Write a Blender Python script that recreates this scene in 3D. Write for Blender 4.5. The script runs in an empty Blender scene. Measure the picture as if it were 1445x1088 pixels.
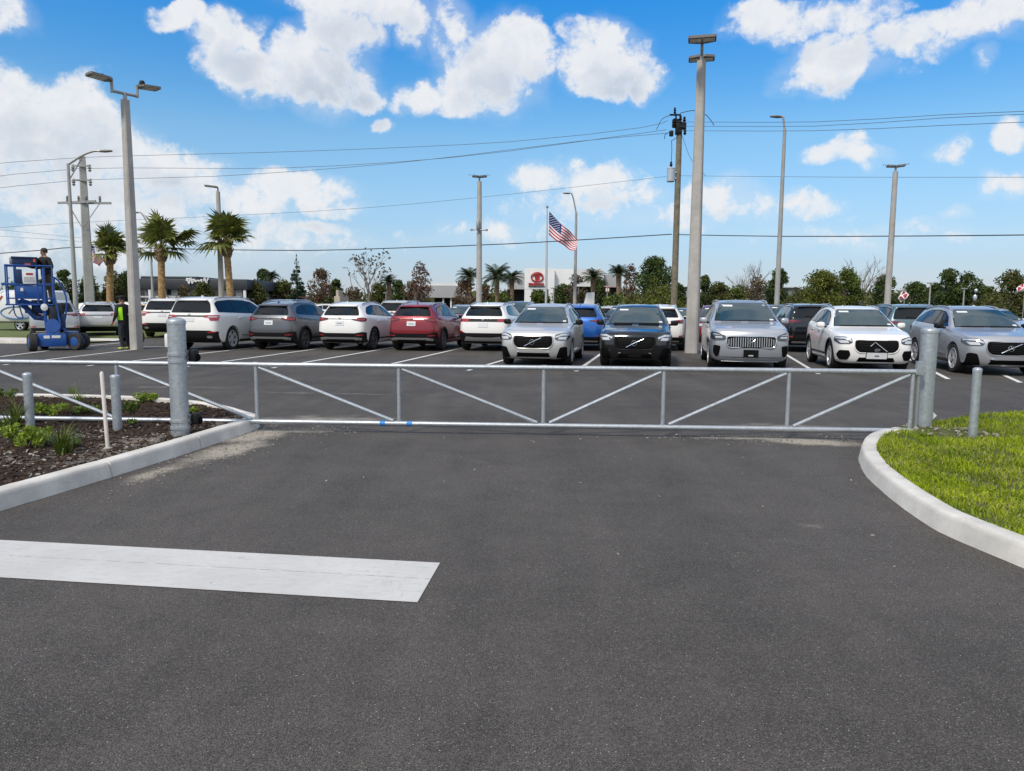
import bpy, bmesh, math, random
import numpy as np
from mathutils import Vector, Matrix, Quaternion
from mathutils.bvhtree import BVHTree
random.seed(7); rng = np.random.default_rng(11)
SC = bpy.context.scene; COL = SC.collection
R = math.radians
# ---------------------------------------------------------------- camera model (used to place things on the ground)
CAMH, FPX, PITCH, ROLL = 1.6, 1043.0, R(6.18), R(0.45)
CAMROT = Matrix.Rotation(math.pi/2-PITCH, 3, 'X') @ Matrix.Rotation(ROLL, 3, 'Z')
def ray(px, py): return CAMROT @ Vector(((px-722.5)/FPX, -(py-544)/FPX, -1))
def G(px, py, z=0.0):
    d = ray(px, py); t = (z-CAMH)/d.z
    return Vector((d.x*t, d.y*t, z))
def AT(px, py, Y):
    d = ray(px, py); t = Y/d.y
    return Vector((d.x*t, Y, CAMH+d.z*t))
def height_at(px, py, Y): return AT(px, py, Y).z

# ---------------------------------------------------------------- object helpers
def link(o, parent=None):
    COL.objects.link(o)
    if parent is not None: o.parent = parent
    return o
def tag(o, label=None, cat=None, group=None, kind=None):
    if label: o['label'] = label
    if cat: o['category'] = cat
    if group: o['group'] = group
    if kind: o['kind'] = kind
    return o
def empty(name, loc, rz=0.0, label=None, cat=None, group=None):
    o = bpy.data.objects.new(name, None); o.empty_display_size = 0.2
    o.location = loc; o.rotation_euler = (0, 0, rz); link(o)
    return tag(o, label, cat, group)
def kids(o): return [c for c in bpy.data.objects if c.parent == o]
CH = {}
def copy_tree(o, parent=None):
    c = o.copy(); link(c)
    if parent is not None:
        c.parent = parent; c.matrix_parent_inverse = o.matrix_parent_inverse.copy()
    for ch in kids(o): copy_tree(ch, c)
    return c
class MB:
    def __init__(s): s.v=[]; s.f=[]; s.m=[]; s.mi=0
    def add(s, vs, fs):
        b=len(s.v); s.v.extend([tuple(v) for v in vs])
        for f in fs: s.f.append(tuple(b+i for i in f)); s.m.append(s.mi)
    def box(s,x0,x1,y0,y1,z0,z1,M=None):
        v=[(x0,y0,z0),(x1,y0,z0),(x1,y1,z0),(x0,y1,z0),(x0,y0,z1),(x1,y0,z1),(x1,y1,z1),(x0,y1,z1)]
        if M is not None: v=[M@Vector(p) for p in v]
        s.add(v,[(3,2,1,0),(4,5,6,7),(0,1,5,4),(1,2,6,5),(2,3,7,6),(3,0,4,7)])
    def bbox(s,x0,x1,y0,y1,z0,z1,b,M=None):      # bevelled box
        bm=bmesh.new(); bmesh.ops.create_cube(bm,size=1)
        for v in bm.verts: v.co=Vector((x0+(v.co.x+.5)*(x1-x0), y0+(v.co.y+.5)*(y1-y0), z0+(v.co.z+.5)*(z1-z0)))
        bmesh.ops.bevel(bm,geom=list(bm.edges),offset=b,segments=2,affect='EDGES',profile=.5)
        bm.verts.index_update(); vs=[v.co.copy() for v in bm.verts]
        if M is not None: vs=[M@v for v in vs]
        s.add(vs,[[v.index for v in f.verts] for f in bm.faces]); bm.free()
    def tube(s,pts,r,n=8,cap=True):
        pts=[Vector(p) for p in pts]; N=len(pts)
        rs=r if isinstance(r,(list,tuple)) else [r]*N
        t0=(pts[1]-pts[0]).normalized(); up=Vector((0,0,1)) if abs(t0.z)<.9 else Vector((1,0,0))
        u=t0.cross(up).normalized(); vs=[]
        for i,p in enumerate(pts):
            t=((pts[min(i+1,N-1)]-pts[max(i-1,0)]).normalized())
            u=(u-t*u.dot(t)).normalized(); w=t.cross(u)
            for k in range(n):
                a=2*math.pi*k/n; vs.append(p+(u*math.cos(a)+w*math.sin(a))*rs[i])
        fs=[(i*n+k,i*n+(k+1)%n,(i+1)*n+(k+1)%n,(i+1)*n+k) for i in range(N-1) for k in range(n)]
        if cap: fs+= [tuple(range(n))[::-1], tuple((N-1)*n+k for k in range(n))]
        s.add(vs,fs)
    def cyl(s,p,q,r1,r2=None,n=16): s.tube([p,q],[r1,r1 if r2 is None else r2],n)
    def lathe(s,prof,n=24,M=None,cap=True):
        vs=[];N=len(prof)
        for r,z in prof:
            for k in range(n):
                a=2*math.pi*k/n; vs.append(Vector((r*math.cos(a),r*math.sin(a),z)))
        if M is not None: vs=[M@v for v in vs]
        fs=[(i*n+k,i*n+(k+1)%n,(i+1)*n+(k+1)%n,(i+1)*n+k) for i in range(N-1) for k in range(n)]
        if cap and prof[0][0]>1e-4: fs.append(tuple(range(n))[::-1])
        if cap and prof[-1][0]>1e-4: fs.append(tuple((N-1)*n+k for k in range(n)))
        s.add(vs,fs)
    def prism(s,poly,d0,d1,M):     # polygon in local xy, extruded along local z
        n=len(poly); vs=[M@Vector((x,y,d0)) for x,y in poly]+[M@Vector((x,y,d1)) for x,y in poly]
        s.add(vs,[tuple(range(n))[::-1],tuple(range(n,2*n))]+[(i,(i+1)%n,n+(i+1)%n,n+i) for i in range(n)])
    def mesh(s,name,mats,smooth=True,angle=35):
        me=bpy.data.meshes.new(name); me.from_pydata(s.v,[],s.f)
        for m in (mats if isinstance(mats,(list,tuple)) else [mats]): me.materials.append(m)
        if any(s.m): me.polygons.foreach_set('material_index',s.m)
        if smooth:
            me.polygons.foreach_set('use_smooth',[True]*len(me.polygons)); me.set_sharp_from_angle(angle=R(angle))
        me.update(); return me
    def build(s,name,mats,parent=None,smooth=True,angle=35):
        return link(bpy.data.objects.new(name,s.mesh(name,mats,smooth,angle)),parent)
def tubeobj(name,pts,r,m,parent=None,n=8):
    b=MB(); b.tube(pts,r,n); return b.build(name,m,parent)
def spline(pts,step):
    P=[Vector(p) for p in pts]; P=[P[0]*2-P[1]]+P+[P[-1]*2-P[-2]]; out=[]
    for i in range(1,len(P)-2):
        a,b,c,d=P[i-1:i+3]; n=max(2,int((c-b).length/step))
        for k in range(n):
            t=k/n; out.append(.5*((2*b)+(c-a)*t+(2*a-5*b+4*c-d)*t*t+(3*b-a-3*c+d)*t**3))
    out.append(P[-2]); return out

# ---------------------------------------------------------------- materials
def newmat(name):
    m=bpy.data.materials.new(name); m.use_nodes=True; nt=m.node_tree
    return m,nt,nt.nodes['Principled BSDF'],nt.nodes,nt.links
def mat(name,col,rough=.5,metal=0.,coat=0.,var=0.,scale=5.,bump=0.,bscale=40.,spec=.5,col2=None):
    m,nt,p,N,L=newmat(name)
    p.inputs['Base Color'].default_value=(*col,1); p.inputs['Roughness'].default_value=rough; p.inputs['Metallic'].default_value=metal
    p.inputs['Coat Weight'].default_value=coat; p.inputs['Coat Roughness'].default_value=.04; p.inputs['Specular IOR Level'].default_value=spec
    if var>0 or col2 or bump>0:
        tc=N.new('ShaderNodeTexCoord')
    if var>0 or col2:
        no=N.new('ShaderNodeTexNoise'); no.inputs['Scale'].default_value=scale; no.inputs['Detail'].default_value=6; no.inputs['Roughness'].default_value=.65
        L.new(tc.outputs['Object'],no.inputs['Vector'])
        cr=N.new('ShaderNodeValToRGB'); c2=col2 or tuple(c*(1+var) for c in col); c1=col if col2 else tuple(c*(1-var) for c in col)
        cr.color_ramp.elements[0].position=.32; cr.color_ramp.elements[1].position=.68
        cr.color_ramp.elements[0].color=(*c1,1); cr.color_ramp.elements[1].color=(*c2,1)
        L.new(no.outputs['Fac'],cr.inputs['Fac']); L.new(cr.outputs['Color'],p.inputs['Base Color'])
    if bump>0:
        nb=N.new('ShaderNodeTexNoise'); nb.inputs['Scale'].default_value=bscale; nb.inputs['Detail'].default_value=4
        L.new(tc.outputs['Object'],nb.inputs['Vector'])
        bp=N.new('ShaderNodeBump'); bp.inputs['Strength'].default_value=bump; bp.inputs['Distance'].default_value=.01
        L.new(nb.outputs['Fac'],bp.inputs['Height']); L.new(bp.outputs['Normal'],p.inputs['Normal'])
    return m
def leafmat(name,dark,light,rough=.55,trans=.25,nscale=.9):
    m,nt,p,N,L=newmat(name)
    ge=N.new('ShaderNodeNewGeometry'); cr=N.new('ShaderNodeValToRGB')
    tc=N.new('ShaderNodeTexCoord'); no=N.new('ShaderNodeTexNoise'); no.inputs['Scale'].default_value=nscale; no.inputs['Detail'].default_value=3
    L.new(tc.outputs['Object'],no.inputs['Vector'])
    ma=N.new('ShaderNodeMath'); ma.operation='MULTIPLY_ADD'; L.new(ge.outputs['Random Per Island'],ma.inputs[0]); ma.inputs[1].default_value=.55
    sb=N.new('ShaderNodeMath'); sb.operation='MULTIPLY_ADD'; L.new(no.outputs['Fac'],sb.inputs[0]); sb.inputs[1].default_value=1.6; sb.inputs[2].default_value=-.55
    L.new(sb.outputs[0],ma.inputs[2])
    cr.color_ramp.elements[0].color=(*dark,1); cr.color_ramp.elements[1].color=(*light,1)
    L.new(ma.outputs[0],cr.inputs['Fac']); L.new(cr.outputs['Color'],p.inputs['Base Color'])
    p.inputs['Roughness'].default_value=rough; p.inputs['Specular IOR Level'].default_value=.3
    if trans>0:
        out=N['Material Output']; tr=N.new('ShaderNodeBsdfTranslucent'); mx=N.new('ShaderNodeMixShader'); mx.inputs[0].default_value=trans
        L.new(cr.outputs['Color'],tr.inputs['Color']); L.new(p.outputs[0],mx.inputs[1]); L.new(tr.outputs[0],mx.inputs[2]); L.new(mx.outputs[0],out.inputs['Surface'])
    return m
class NT:      # tiny node-graph helper
    def __init__(s,nt): s.nt=nt; s.N=nt.nodes; s.L=nt.links
    def _in(s,sock,v):
        if hasattr(v,'is_output') or isinstance(v,bpy.types.NodeSocket): s.L.new(v,sock)
        else: sock.default_value=v
    def math(s,op,a,b=0.,c=0.,clamp=False):
        n=s.N.new('ShaderNodeMath'); n.operation=op; n.use_clamp=clamp
        for i,v in enumerate((a,b,c)): s._in(n.inputs[i],v)
        return n.outputs[0]
    def vmath(s,op,a,b=(0,0,0)):
        n=s.N.new('ShaderNodeVectorMath'); n.operation=op
        s._in(n.inputs[0],a); s._in(n.inputs[1],b)
        return n.outputs['Value'] if op in('LENGTH','DOT_PRODUCT','DISTANCE') else n.outputs[0]
    def noise(s,vec,scale,detail=5,rough=.55,dist=0.):
        n=s.N.new('ShaderNodeTexNoise'); s._in(n.inputs['Vector'],vec); n.inputs['Scale'].default_value=scale
        n.inputs['Detail'].default_value=detail; n.inputs['Roughness'].default_value=rough; n.inputs['Distortion'].default_value=dist
        return n.outputs['Fac']
    def smooth(s,x,a,b,lo=0.,hi=1.):
        n=s.N.new('ShaderNodeMapRange'); n.interpolation_type='SMOOTHSTEP'; s._in(n.inputs['Value'],x)
        for k,v in(('From Min',a),('From Max',b),('To Min',lo),('To Max',hi)): n.inputs[k].default_value=v
        return n.outputs[0]
    def mix(s,f,a,b):
        n=s.N.new('ShaderNodeMix'); n.data_type='RGBA'; s._in(n.inputs[0],f)
        for k,v in((6,a),(7,b)):
            if isinstance(v,tuple) and len(v)==3: v=(*v,1)
            s._in(n.inputs[k],v)
        return n.outputs[2]
    def bump(s,h,strength,dist=.01):
        n=s.N.new('ShaderNodeBump'); s._in(n.inputs['Height'],h); n.inputs['Strength'].default_value=strength; n.inputs['Distance'].default_value=dist
        return n.outputs[0]
    def obj(s): return s.N.new('ShaderNodeTexCoord').outputs['Object']

def asphalt(name,base,spots,speck=1.):
    m,nt,p,N,L=newmat(name); g=NT(nt); o=g.obj()
    fine=g.noise(o,175,4,.75); mid=g.noise(o,70,4,.6); big=g.noise(o,.55,5,.6); mot=g.noise(o,3.2,5,.6)
    v=N.new('ShaderNodeTexVoronoi'); v.inputs['Scale'].default_value=115; L.new(o,v.inputs['Vector'])
    cell=g.smooth(v.outputs['Distance'],.0,.65)
    br=g.math('MULTIPLY_ADD',g.smooth(fine,.34,.68),1.15*speck,.40+.2*(1-speck))
    br=g.math('MULTIPLY',br,g.math('MULTIPLY_ADD',g.smooth(mid,.35,.7),.35*speck,.82))
    br=g.math('MULTIPLY',br,g.math('MULTIPLY_ADD',big,.75,.64)); br=g.math('MULTIPLY',br,g.math('MULTIPLY_ADD',mot,.42,.79))
    trk=g.noise(g.vmath('MULTIPLY',o,(1.9,.16,0)),1.,4,.55,.4); br=g.math('MULTIPLY',br,g.math('MULTIPLY_ADD',trk,.55,.73))
    c=g.mix(g.smooth(br,.3,1.5),tuple(b*.28 for b in base),tuple(b*2.0 for b in base))
    rnd=N.new('ShaderNodeSeparateColor'); L.new(v.outputs['Color'],rnd.inputs[0])
    stone=g.math('MULTIPLY',g.smooth(rnd.outputs[0],.82,.86),g.smooth(v.outputs['Distance'],.42,.25))
    c=g.mix(g.math('MULTIPLY',stone,.75*speck),c,(.23,.22,.205))
    stone2=g.math('MULTIPLY',g.smooth(rnd.outputs[1],.985,.99),g.smooth(v.outputs['Distance'],.4,.2))
    c=g.mix(g.math('MULTIPLY',stone2,.9*speck),c,(.5,.48,.45))
    # wind-blown sand lying against the kerbs
    acc=None; sn=g.noise(o,2.6,7,.7); sf=g.noise(o,55,4,.7)
    for (x,y,rx,ry,a,amp) in spots:
        d=g.vmath('SUBTRACT',o,(x,y,0)); rt=N.new('ShaderNodeVectorRotate'); rt.rotation_type='Z_AXIS'; L.new(d,rt.inputs['Vector']); rt.inputs['Angle'].default_value=-a
        q=g.vmath('LENGTH',g.vmath('MULTIPLY',rt.outputs[0],(1/rx,1/ry,0)))
        k=g.math('MULTIPLY',g.math('SUBTRACT',1.,q,clamp=True),amp); acc=k if acc is None else g.math('MAXIMUM',acc,k)
    if acc is not None:
        s=g.math('MULTIPLY',g.smooth(g.math('ADD',acc,g.math('MULTIPLY_ADD',sn,1.1,-.75)),.0,.6),g.math('MULTIPLY_ADD',sf,.9,.35),clamp=True)
        c=g.mix(g.math('MULTIPLY',s,.92),c,(.43,.385,.315))
    L.new(c,p.inputs['Base Color']); p.inputs['Roughness'].default_value=.82; p.inputs['Specular IOR Level'].default_value=.35
    h=g.math('ADD',g.math('MULTIPLY',cell,.6),g.math('MULTIPLY',fine,.8))
    L.new(g.bump(h,.75*speck,.006),p.inputs['Normal'])
    return m
def paintline(name,col,wear,crack=False):
    m,nt,p,N,L=newmat(name); g=NT(nt); o=g.obj()
    n=g.noise(o,9,8,.75); f=g.noise(o,160,3,.7); b=g.noise(o,1.3,4,.6)
    c=g.mix(g.smooth(b,.3,.7),tuple(x*.86 for x in col),col)
    c=g.mix(g.math('MULTIPLY',g.smooth(f,.48,.75),.40),c,tuple(x*.55 for x in col))
    w=g.math('MULTIPLY',g.smooth(n,wear,wear+.07),g.smooth(f,.35,.6))
    c=g.mix(g.math('MULTIPLY',w,.8),c,(.12,.115,.11))
    if crack:
        sp=N.new('ShaderNodeSeparateXYZ'); L.new(o,sp.inputs[0])
        # faint brown tyre scuffs near the free end, and a seam running along the bar
        wv=g.noise(g.vmath('MULTIPLY',o,(60,5,0)),1.,5,.75); near=g.smooth(sp.outputs[0],-1.0,-.7); far=g.smooth(sp.outputs[0],-.47,-.58)
        sc=g.math('MULTIPLY',g.math('MULTIPLY',near,far),g.smooth(wv,.5,.7)); sc=g.math('MULTIPLY',sc,g.smooth(g.noise(o,7,4,.6),.42,.6))
        c=g.mix(g.math('MULTIPLY',sc,.55),c,(.27,.235,.20))
        A=G(0,785);B=G(484,812); tn=(B-A).normalized(); nn=Vector((-tn.y,tn.x,0))
        ds=g.math('ABSOLUTE',g.math('ADD',g.vmath('DOT_PRODUCT',o,tuple(nn)),g.math('MULTIPLY_ADD',g.noise(o,6,3),.012,-.006-A.dot(nn))))
        c=g.mix(g.math('MULTIPLY',g.smooth(ds,.005,.0015),g.smooth(g.noise(o,14,4,.7),.40,.56)),c,(.22,.20,.18))
        st=g.noise(g.vmath('MULTIPLY',o,(9,26,0)),1.,6,.7); c=g.mix(g.math('MULTIPLY',g.smooth(st,.46,.72),.42),c,(.38,.355,.32))
    L.new(c,p.inputs['Base Color']); p.inputs['Roughness'].default_value=.7
    L.new(g.bump(f,.35,.004),p.inputs['Normal']); return m
def concrete(name,col,scale=1.,streak=.0,scuff=0.):
    m,nt,p,N,L=newmat(name); g=NT(nt); o=g.obj()
    a=g.noise(o,2.2*scale,8,.7); b=g.noise(o,38*scale,5,.7); d=g.noise(g.vmath('MULTIPLY',o,(9,9,.6)),1.,4,.6)
    c=g.mix(g.smooth(a,.3,.72),tuple(x*.78 for x in col),tuple(x*1.1 for x in col))
    c=g.mix(g.math('MULTIPLY',g.smooth(b,.56,.78),.45),c,tuple(x*.55 for x in col))
    if scuff:
        q=g.noise(g.vmath('MULTIPLY',o,(3.2,3.2,14)),1.,6,.72,.8); c=g.mix(g.math('MULTIPLY',g.smooth(q,.60,.72),scuff),c,tuple(x*.48 for x in col))
    if streak: c=g.mix(g.math('MULTIPLY',g.smooth(d,.45,.7),streak),c,tuple(x*.6 for x in col))
    L.new(c,p.inputs['Base Color']); p.inputs['Roughness'].default_value=.85; L.new(g.bump(b,.3,.005),p.inputs['Normal']); return m
def galvanised(name,col=(.50,.54,.57),metal=.75,rough=.42):
    m,nt,p,N,L=newmat(name); g=NT(nt); o=g.obj()
    v=N.new('ShaderNodeTexVoronoi'); v.inputs['Scale'].default_value=42; L.new(o,v.inputs['Vector'])
    s=N.new('ShaderNodeSeparateColor'); L.new(v.outputs['Color'],s.inputs[0]); n=g.noise(o,6,6,.7); st=g.noise(g.vmath('MULTIPLY',o,(30,30,2)),1.,5,.7)
    c=g.mix(s.outputs[0],tuple(x*.88 for x in col),tuple(min(1,x*1.06) for x in col))
    c=g.mix(g.math('MULTIPLY',g.smooth(n,.5,.75),.5),c,tuple(x*.62 for x in col))
    c=g.mix(g.math('MULTIPLY',g.smooth(st,.58,.75),.16),c,(.75,.77,.78))
    L.new(c,p.inputs['Base Color']); p.inputs['Metallic'].default_value=metal
    L.new(g.math('MULTIPLY_ADD',s.outputs[1],.16,rough-.05),p.inputs['Roughness']); L.new(g.bump(n,.12,.004),p.inputs['Normal']); return m
# ================================================================ materials in use
SAND=[(-3.15,8.95,.55,.95,R(-6),1.15),(-3.08,7.95,.40,1.1,R(-12),1.0),(-3.35,6.9,.22,.9,R(-12),.7),(-2.6,9.25,.9,.28,0,.85),(3.6,8.72,.9,.33,R(-15),1.2),(2.9,8.95,1.4,.18,0,.75),(3.9,9.7,1.,.35,R(30),.5),
      (1.55,4.35,.16,.6,R(62),.34),(2.2,5.3,.12,.4,R(70),.28)]
M_drive=asphalt('asphalt_drive',(.0655,.058,.0515),SAND)
M_lot=asphalt('asphalt_lot',(.071,.063,.055),[(-2.6,10.1,2.2,.8,0,.6),(3.6,9.8,1.6,.6,0,.6),(-6.5,14.0,3.0,.25,0,.45),(-3,13.2,3.5,.2,R(-4),.42)],.75)
M_stop=paintline('stop_paint',(.58,.565,.54),.62,True)
M_line=paintline('line_paint',(.74,.74,.72),.60)
M_kerb=concrete('kerb_concrete',(.62,.59,.54),scuff=.5)
M_pole=concrete('pole_concrete',(.42,.40,.375),.6,.35)
M_pole2=concrete('pole_concrete_grey',(.36,.36,.345),.5,.4)
M_galv=galvanised('galvanised_steel'); M_galv2=galvanised('galvanised_rail',(.46,.49,.52),.6,.40)
M_lampsteel=mat('lamp_steel',(.33,.33,.32),.5,.5,var=.1,scale=3)
M_lamphead=mat('lamp_head',(.17,.16,.15),.5,.3,var=.15,scale=6)
M_lens=mat('lamp_lens',(.55,.53,.48),.25)
M_wood=mat('weathered_wood',(.17,.15,.105),.85,var=.35,scale=4,bump=.5,bscale=30)
M_blackp=mat('black_plastic',(.009,.009,.010),.5,spec=.22)
M_black=mat('matt_black',(.004,.004,.004),.8,spec=.1)
M_wire=mat('cable',(.09,.095,.10),.6)
M_wireb=mat('cable_black',(.02,.022,.024),.6)
M_tape=mat('blue_tape',(.03,.22,.60),.5)
M_stake=mat('white_stake',(.66,.60,.54),.6,var=.1,scale=10)
M_glass=mat('car_glass',(.018,.045,.056),.03,spec=1.)
M_gl2=mat('tinted_glass',(.008,.011,.014),.04,spec=.4)
M_tyre=mat('tyre_rubber',(.012,.012,.012),.8,bump=.3,bscale=60)
M_alloy=mat('alloy',(.46,.47,.49),.35,.25)
M_alloyd=mat('alloy_dark',(.085,.085,.09),.35,.2)
M_chrome=mat('chrome',(.75,.76,.78),.12,1.0)
M_satin=mat('satin_trim',(.42,.43,.44),.35,.6)
M_headl=mat('headlamp',(.58,.60,.62),.12,.3,coat=1.)
M_headd=mat('headlamp_dark',(.05,.055,.06),.1,.2,coat=1.)
M_tail=mat('tail_lamp',(.32,.012,.016),.15,coat=1.)
M_taild=mat('tail_lamp_dark',(.075,.006,.008),.15,coat=1.)
M_plate=mat('plate_white',(.68,.69,.70),.4,var=.04)
M_paper=mat('paper',(.72,.73,.72),.6)
M_ink=mat('ink',(.10,.11,.13),.6)
def paint(n,c,metal=.35,rough=.32): return mat('paint_'+n,c,rough,metal,coat=.8)
P_silver=paint('silver',(.56,.56,.555),.4); P_dark=paint('charcoal',(.008,.009,.012),.2,.12); P_steel=paint('steel',(.41,.43,.465),.4); P_white=paint('white',(.80,.785,.755),0.,.3)
P_blue=paint('blue',(.012,.11,.42),.35); P_red=paint('red',(.23,.009,.018),.3); P_grey=paint('grey',(.115,.12,.13),.45); P_black=paint('black',(.009,.010,.013),.2,.14)
P_bluesil=paint('bluish_silver',(.40,.41,.435),.4); P_teal=paint('teal',(.10,.16,.19),.4); P_yellow=paint('yellow',(.62,.36,.02),0.); P_navy=paint('navy',(.02,.035,.08),.4); P_cream=paint('pale',(.55,.53,.50),.2)

# ================================================================ car builder (template: front bumper at +x, 4.64 x 1.9 x 1.65 m, scaled per car)
def ev_mesh(o):
    dg=bpy.context.evaluated_depsgraph_get(); dg.update()
    return bpy.data.meshes.new_from_object(o.evaluated_get(dg))
WX=(1.44,-1.40); TR=.36
FR=[-1,-.7,-.35,0,.35,.7,1]
BODY={}
class BV:
    def __init__(s,b): s.b=b
    def ray_cast(s,o,d):
        r=s.b.ray_cast(o,d)
        if r[0] is None:
            t=o+d*(d.dot(-o)); r=s.b.find_nearest(t)     # nearest skin point to where the ray passes the car's middle
            best=None
            for k in range(-26,27):
                q=s.b.find_nearest(t+d*k*.1); 
                if best is None or (q[0]-(t+d*k*.1)).length<best[0]-1e-4: best=((q[0]-(t+d*k*.1)).length,q)
            r=best[1]
        return r
    def find_nearest(s,p): return s.b.find_nearest(p)
def body_base(kind):
    if kind in BODY: return BODY[kind]
    zb=.22
    if kind=='mid':
        st=[(2.06,.90,.93,.95,.75),(1.75,.945,.985,1.005,.79),(1.30,.95,1.03,1.05,.80),(1.02,.95,1.07,1.10,.80),(.92,.95,1.08,1.15,.785),(.50,.95,1.09,1.40,.665),(.12,.95,1.10,1.575,.60),
            (-.30,.95,1.11,1.635,.59),(-.95,.95,1.13,1.64,.585),(-1.5,.945,1.16,1.605,.575),(-1.85,.925,1.18,1.56,.56)]
        rr=[(-2.10,.76,.30),(-2.24,.82,.36),(-2.31,.85,.58),(-2.30,.85,.82),(-2.26,.83,1.05),(-2.21,.80,1.14),(-2.08,.71,1.32),(-1.97,.61,1.48),(-1.99,.55,1.545)]
        fr=[(2.16,.70,.20),(2.25,.78,.27),(2.31,.81,.50),(2.30,.80,.72),(2.25,.78,.85),(2.21,.76,.90),(2.19,.745,.915),(2.17,.73,.928),(2.14,.71,.94)]
    else:
        st=[(2.08,.91,.97,.99,.77),(1.75,.95,1.015,1.04,.80),(1.30,.95,1.055,1.08,.81),(1.05,.95,1.085,1.12,.81),(.96,.95,1.09,1.17,.80),(.58,.95,1.10,1.41,.70),(.24,.95,1.105,1.585,.645),
            (-.20,.95,1.11,1.64,.635),(-.95,.95,1.12,1.65,.63),(-1.6,.945,1.13,1.635,.625),(-2.0,.93,1.14,1.61,.61)]
        rr=[(-2.14,.78,.30),(-2.26,.84,.36),(-2.32,.87,.58),(-2.315,.87,.82),(-2.29,.86,1.03),(-2.26,.83,1.12),(-2.19,.75,1.32),(-2.12,.66,1.50),(-2.14,.60,1.58)]
        fr=[(2.18,.72,.20),(2.27,.80,.28),(2.33,.84,.52),(2.33,.83,.76),(2.29,.81,.88),(2.25,.79,.935),(2.23,.775,.95),(2.21,.76,.965),(2.18,.74,.98)]
    def rows(x,w,zbt,zt,wr):
        t=max(0,min(1,(zt-zbt)/.3))
        r7=((wr+.03)+(.015)*t, (zt-.005)*(1-t)+(zt-.085)*t); r5=(.925*w,zbt)
        r6=((r5[0]+r7[0])/2+.012*t,(r5[1]+r7[1])/2)
        return [(.88*w,zb),(.965*w,zb+.06),(1.0*w,.52),(.992*w,.78),(.972*w,zbt-.07),r5,r6,r7,(wr,zt)]
    V=[];F=[]
    def ringof(pts,xs,crown):   # pts: rows (w,z)
        vs=[]
        for f in FR: vs.append((xs[0],f*pts[0][0],pts[0][1]))
        for r in range(1,8): vs.append((xs[r],pts[r][0],pts[r][1]))
        for f in FR[::-1]: vs.append((xs[8],f*pts[8][0],pts[8][1]+crown*(1-f*f)))
        for r in range(7,0,-1): vs.append((xs[r],-pts[r][0],pts[r][1]))
        return vs
    rings=[]; bf=.10; br=.06
    def endring(e,bow,sg):
        vs=[];cr=.012
        for f in FR: vs.append((e[0][0]+sg*bow*(1-f*f),f*e[0][1],e[0][2]))
        for r in range(1,8): vs.append((e[r][0],e[r][1],e[r][2]))
        for f in FR[::-1]: vs.append((e[8][0]+sg*bow*(1-f*f),f*e[8][1],e[8][2]+cr*(1-f*f)))
        for r in range(7,0,-1): vs.append((e[r][0],-e[r][1],e[r][2]))
        return vs
    rings.append(endring(fr,bf,1))
    for s in st: rings.append(ringof(rows(*s),[s[0]]*9,.028 if s[3]-s[2]>.06 else .022))
    rings.append(endring(rr,br,-1))
    n=28
    for rg in rings: V+=rg
    for i in range(len(rings)-1):
        for k in range(n): F.append((i*n+k,i*n+(k+1)%n,(i+1)*n+(k+1)%n,(i+1)*n+k))
    for (e,base,bow,sg) in((fr,0,bf,1),(rr,(len(rings)-1)*n,br,-1)):
        g=[]
        for r in range(9):
            if r==0: row=[base+k for k in range(7)]
            elif r==8: row=[base+20-k for k in range(7)]
            else:
                row=[base+28-r]
                for f in FR[1:-1]: V.append((e[r][0]+sg*bow*(1-f*f),f*e[r][1],e[r][2])); row.append(len(V)-1)
                row.append(base+6+r)
            g.append(row)
        for r in range(8):
            for c in range(6):
                q=(g[r][c],g[r][c+1],g[r+1][c+1],g[r+1][c]); F.append(q if sg>0 else q[::-1])
    me=bpy.data.meshes.new('t'); me.from_pydata(V,[],F); o=link(bpy.data.objects.new('t',me))
    bm=bmesh.new(); bm.from_mesh(me); bmesh.ops.recalc_face_normals(bm,faces=bm.faces); bm.to_mesh(me); bm.free()
    md=o.modifiers.new('s','SUBSURF'); md.levels=2; md.render_levels=2
    m2=ev_mesh(o); bpy.data.objects.remove(o)
    vs=[v.co.copy() for v in m2.vertices]; bvh=BVHTree.FromPolygons(vs,[tuple(p.vertices) for p in m2.polygons])
    # wheel arches
    m2.materials.append(M_black); m2.materials.append(M_black)
    o=link(bpy.data.objects.new('t',m2)); cuts=[]
    b=MB()
    for x in WX:
        for sy in(1,-1): b.cyl((x,sy*.62,TR+.01),(x,sy*1.3,TR+.01),.405,n=40)
    c=b.build('cut',M_black); md=o.modifiers.new('b','BOOLEAN'); md.object=c; md.operation='DIFFERENCE'; md.solver='EXACT'
    m3=ev_mesh(o); bpy.data.objects.remove(o); bpy.data.objects.remove(c)
    mi=[]; 
    for p in m3.polygons:
        ce=p.center; k=0
        for x in WX:
            if abs(math.hypot(ce.x-x,ce.z-TR-.01)-.405)<.03 and abs(p.normal.y)<.3 and abs(ce.y)>.6: k=1
            if math.hypot(ce.x-x,ce.z-TR-.01)<.40 and abs(ce.y)<.66: k=1
        if p.normal.z<-.6 and ce.z<.32: k=1
        mi.append(k)
    m3.polygons.foreach_set('material_index',mi); m3.polygons.foreach_set('use_smooth',[True]*len(mi)); m3.set_sharp_from_angle(angle=R(50))
    BODY[kind]=(m3,BV(bvh)); return BODY[kind]
AX={'F':(Vector((5,0,0)),Vector((-1,0,0)),lambda a,b:Vector((0,a,b))),'B':(Vector((-5,0,0)),Vector((1,0,0)),lambda a,b:Vector((0,a,b))),
    'L':(Vector((0,5,0)),Vector((0,-1,0)),lambda a,b:Vector((a,0,b))),'R':(Vector((0,-5,0)),Vector((0,1,0)),lambda a,b:Vector((a,0,b))),
    'T':(Vector((0,0,5)),Vector((0,0,-1)),lambda a,b:Vector((a,b,0)))}
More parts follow.
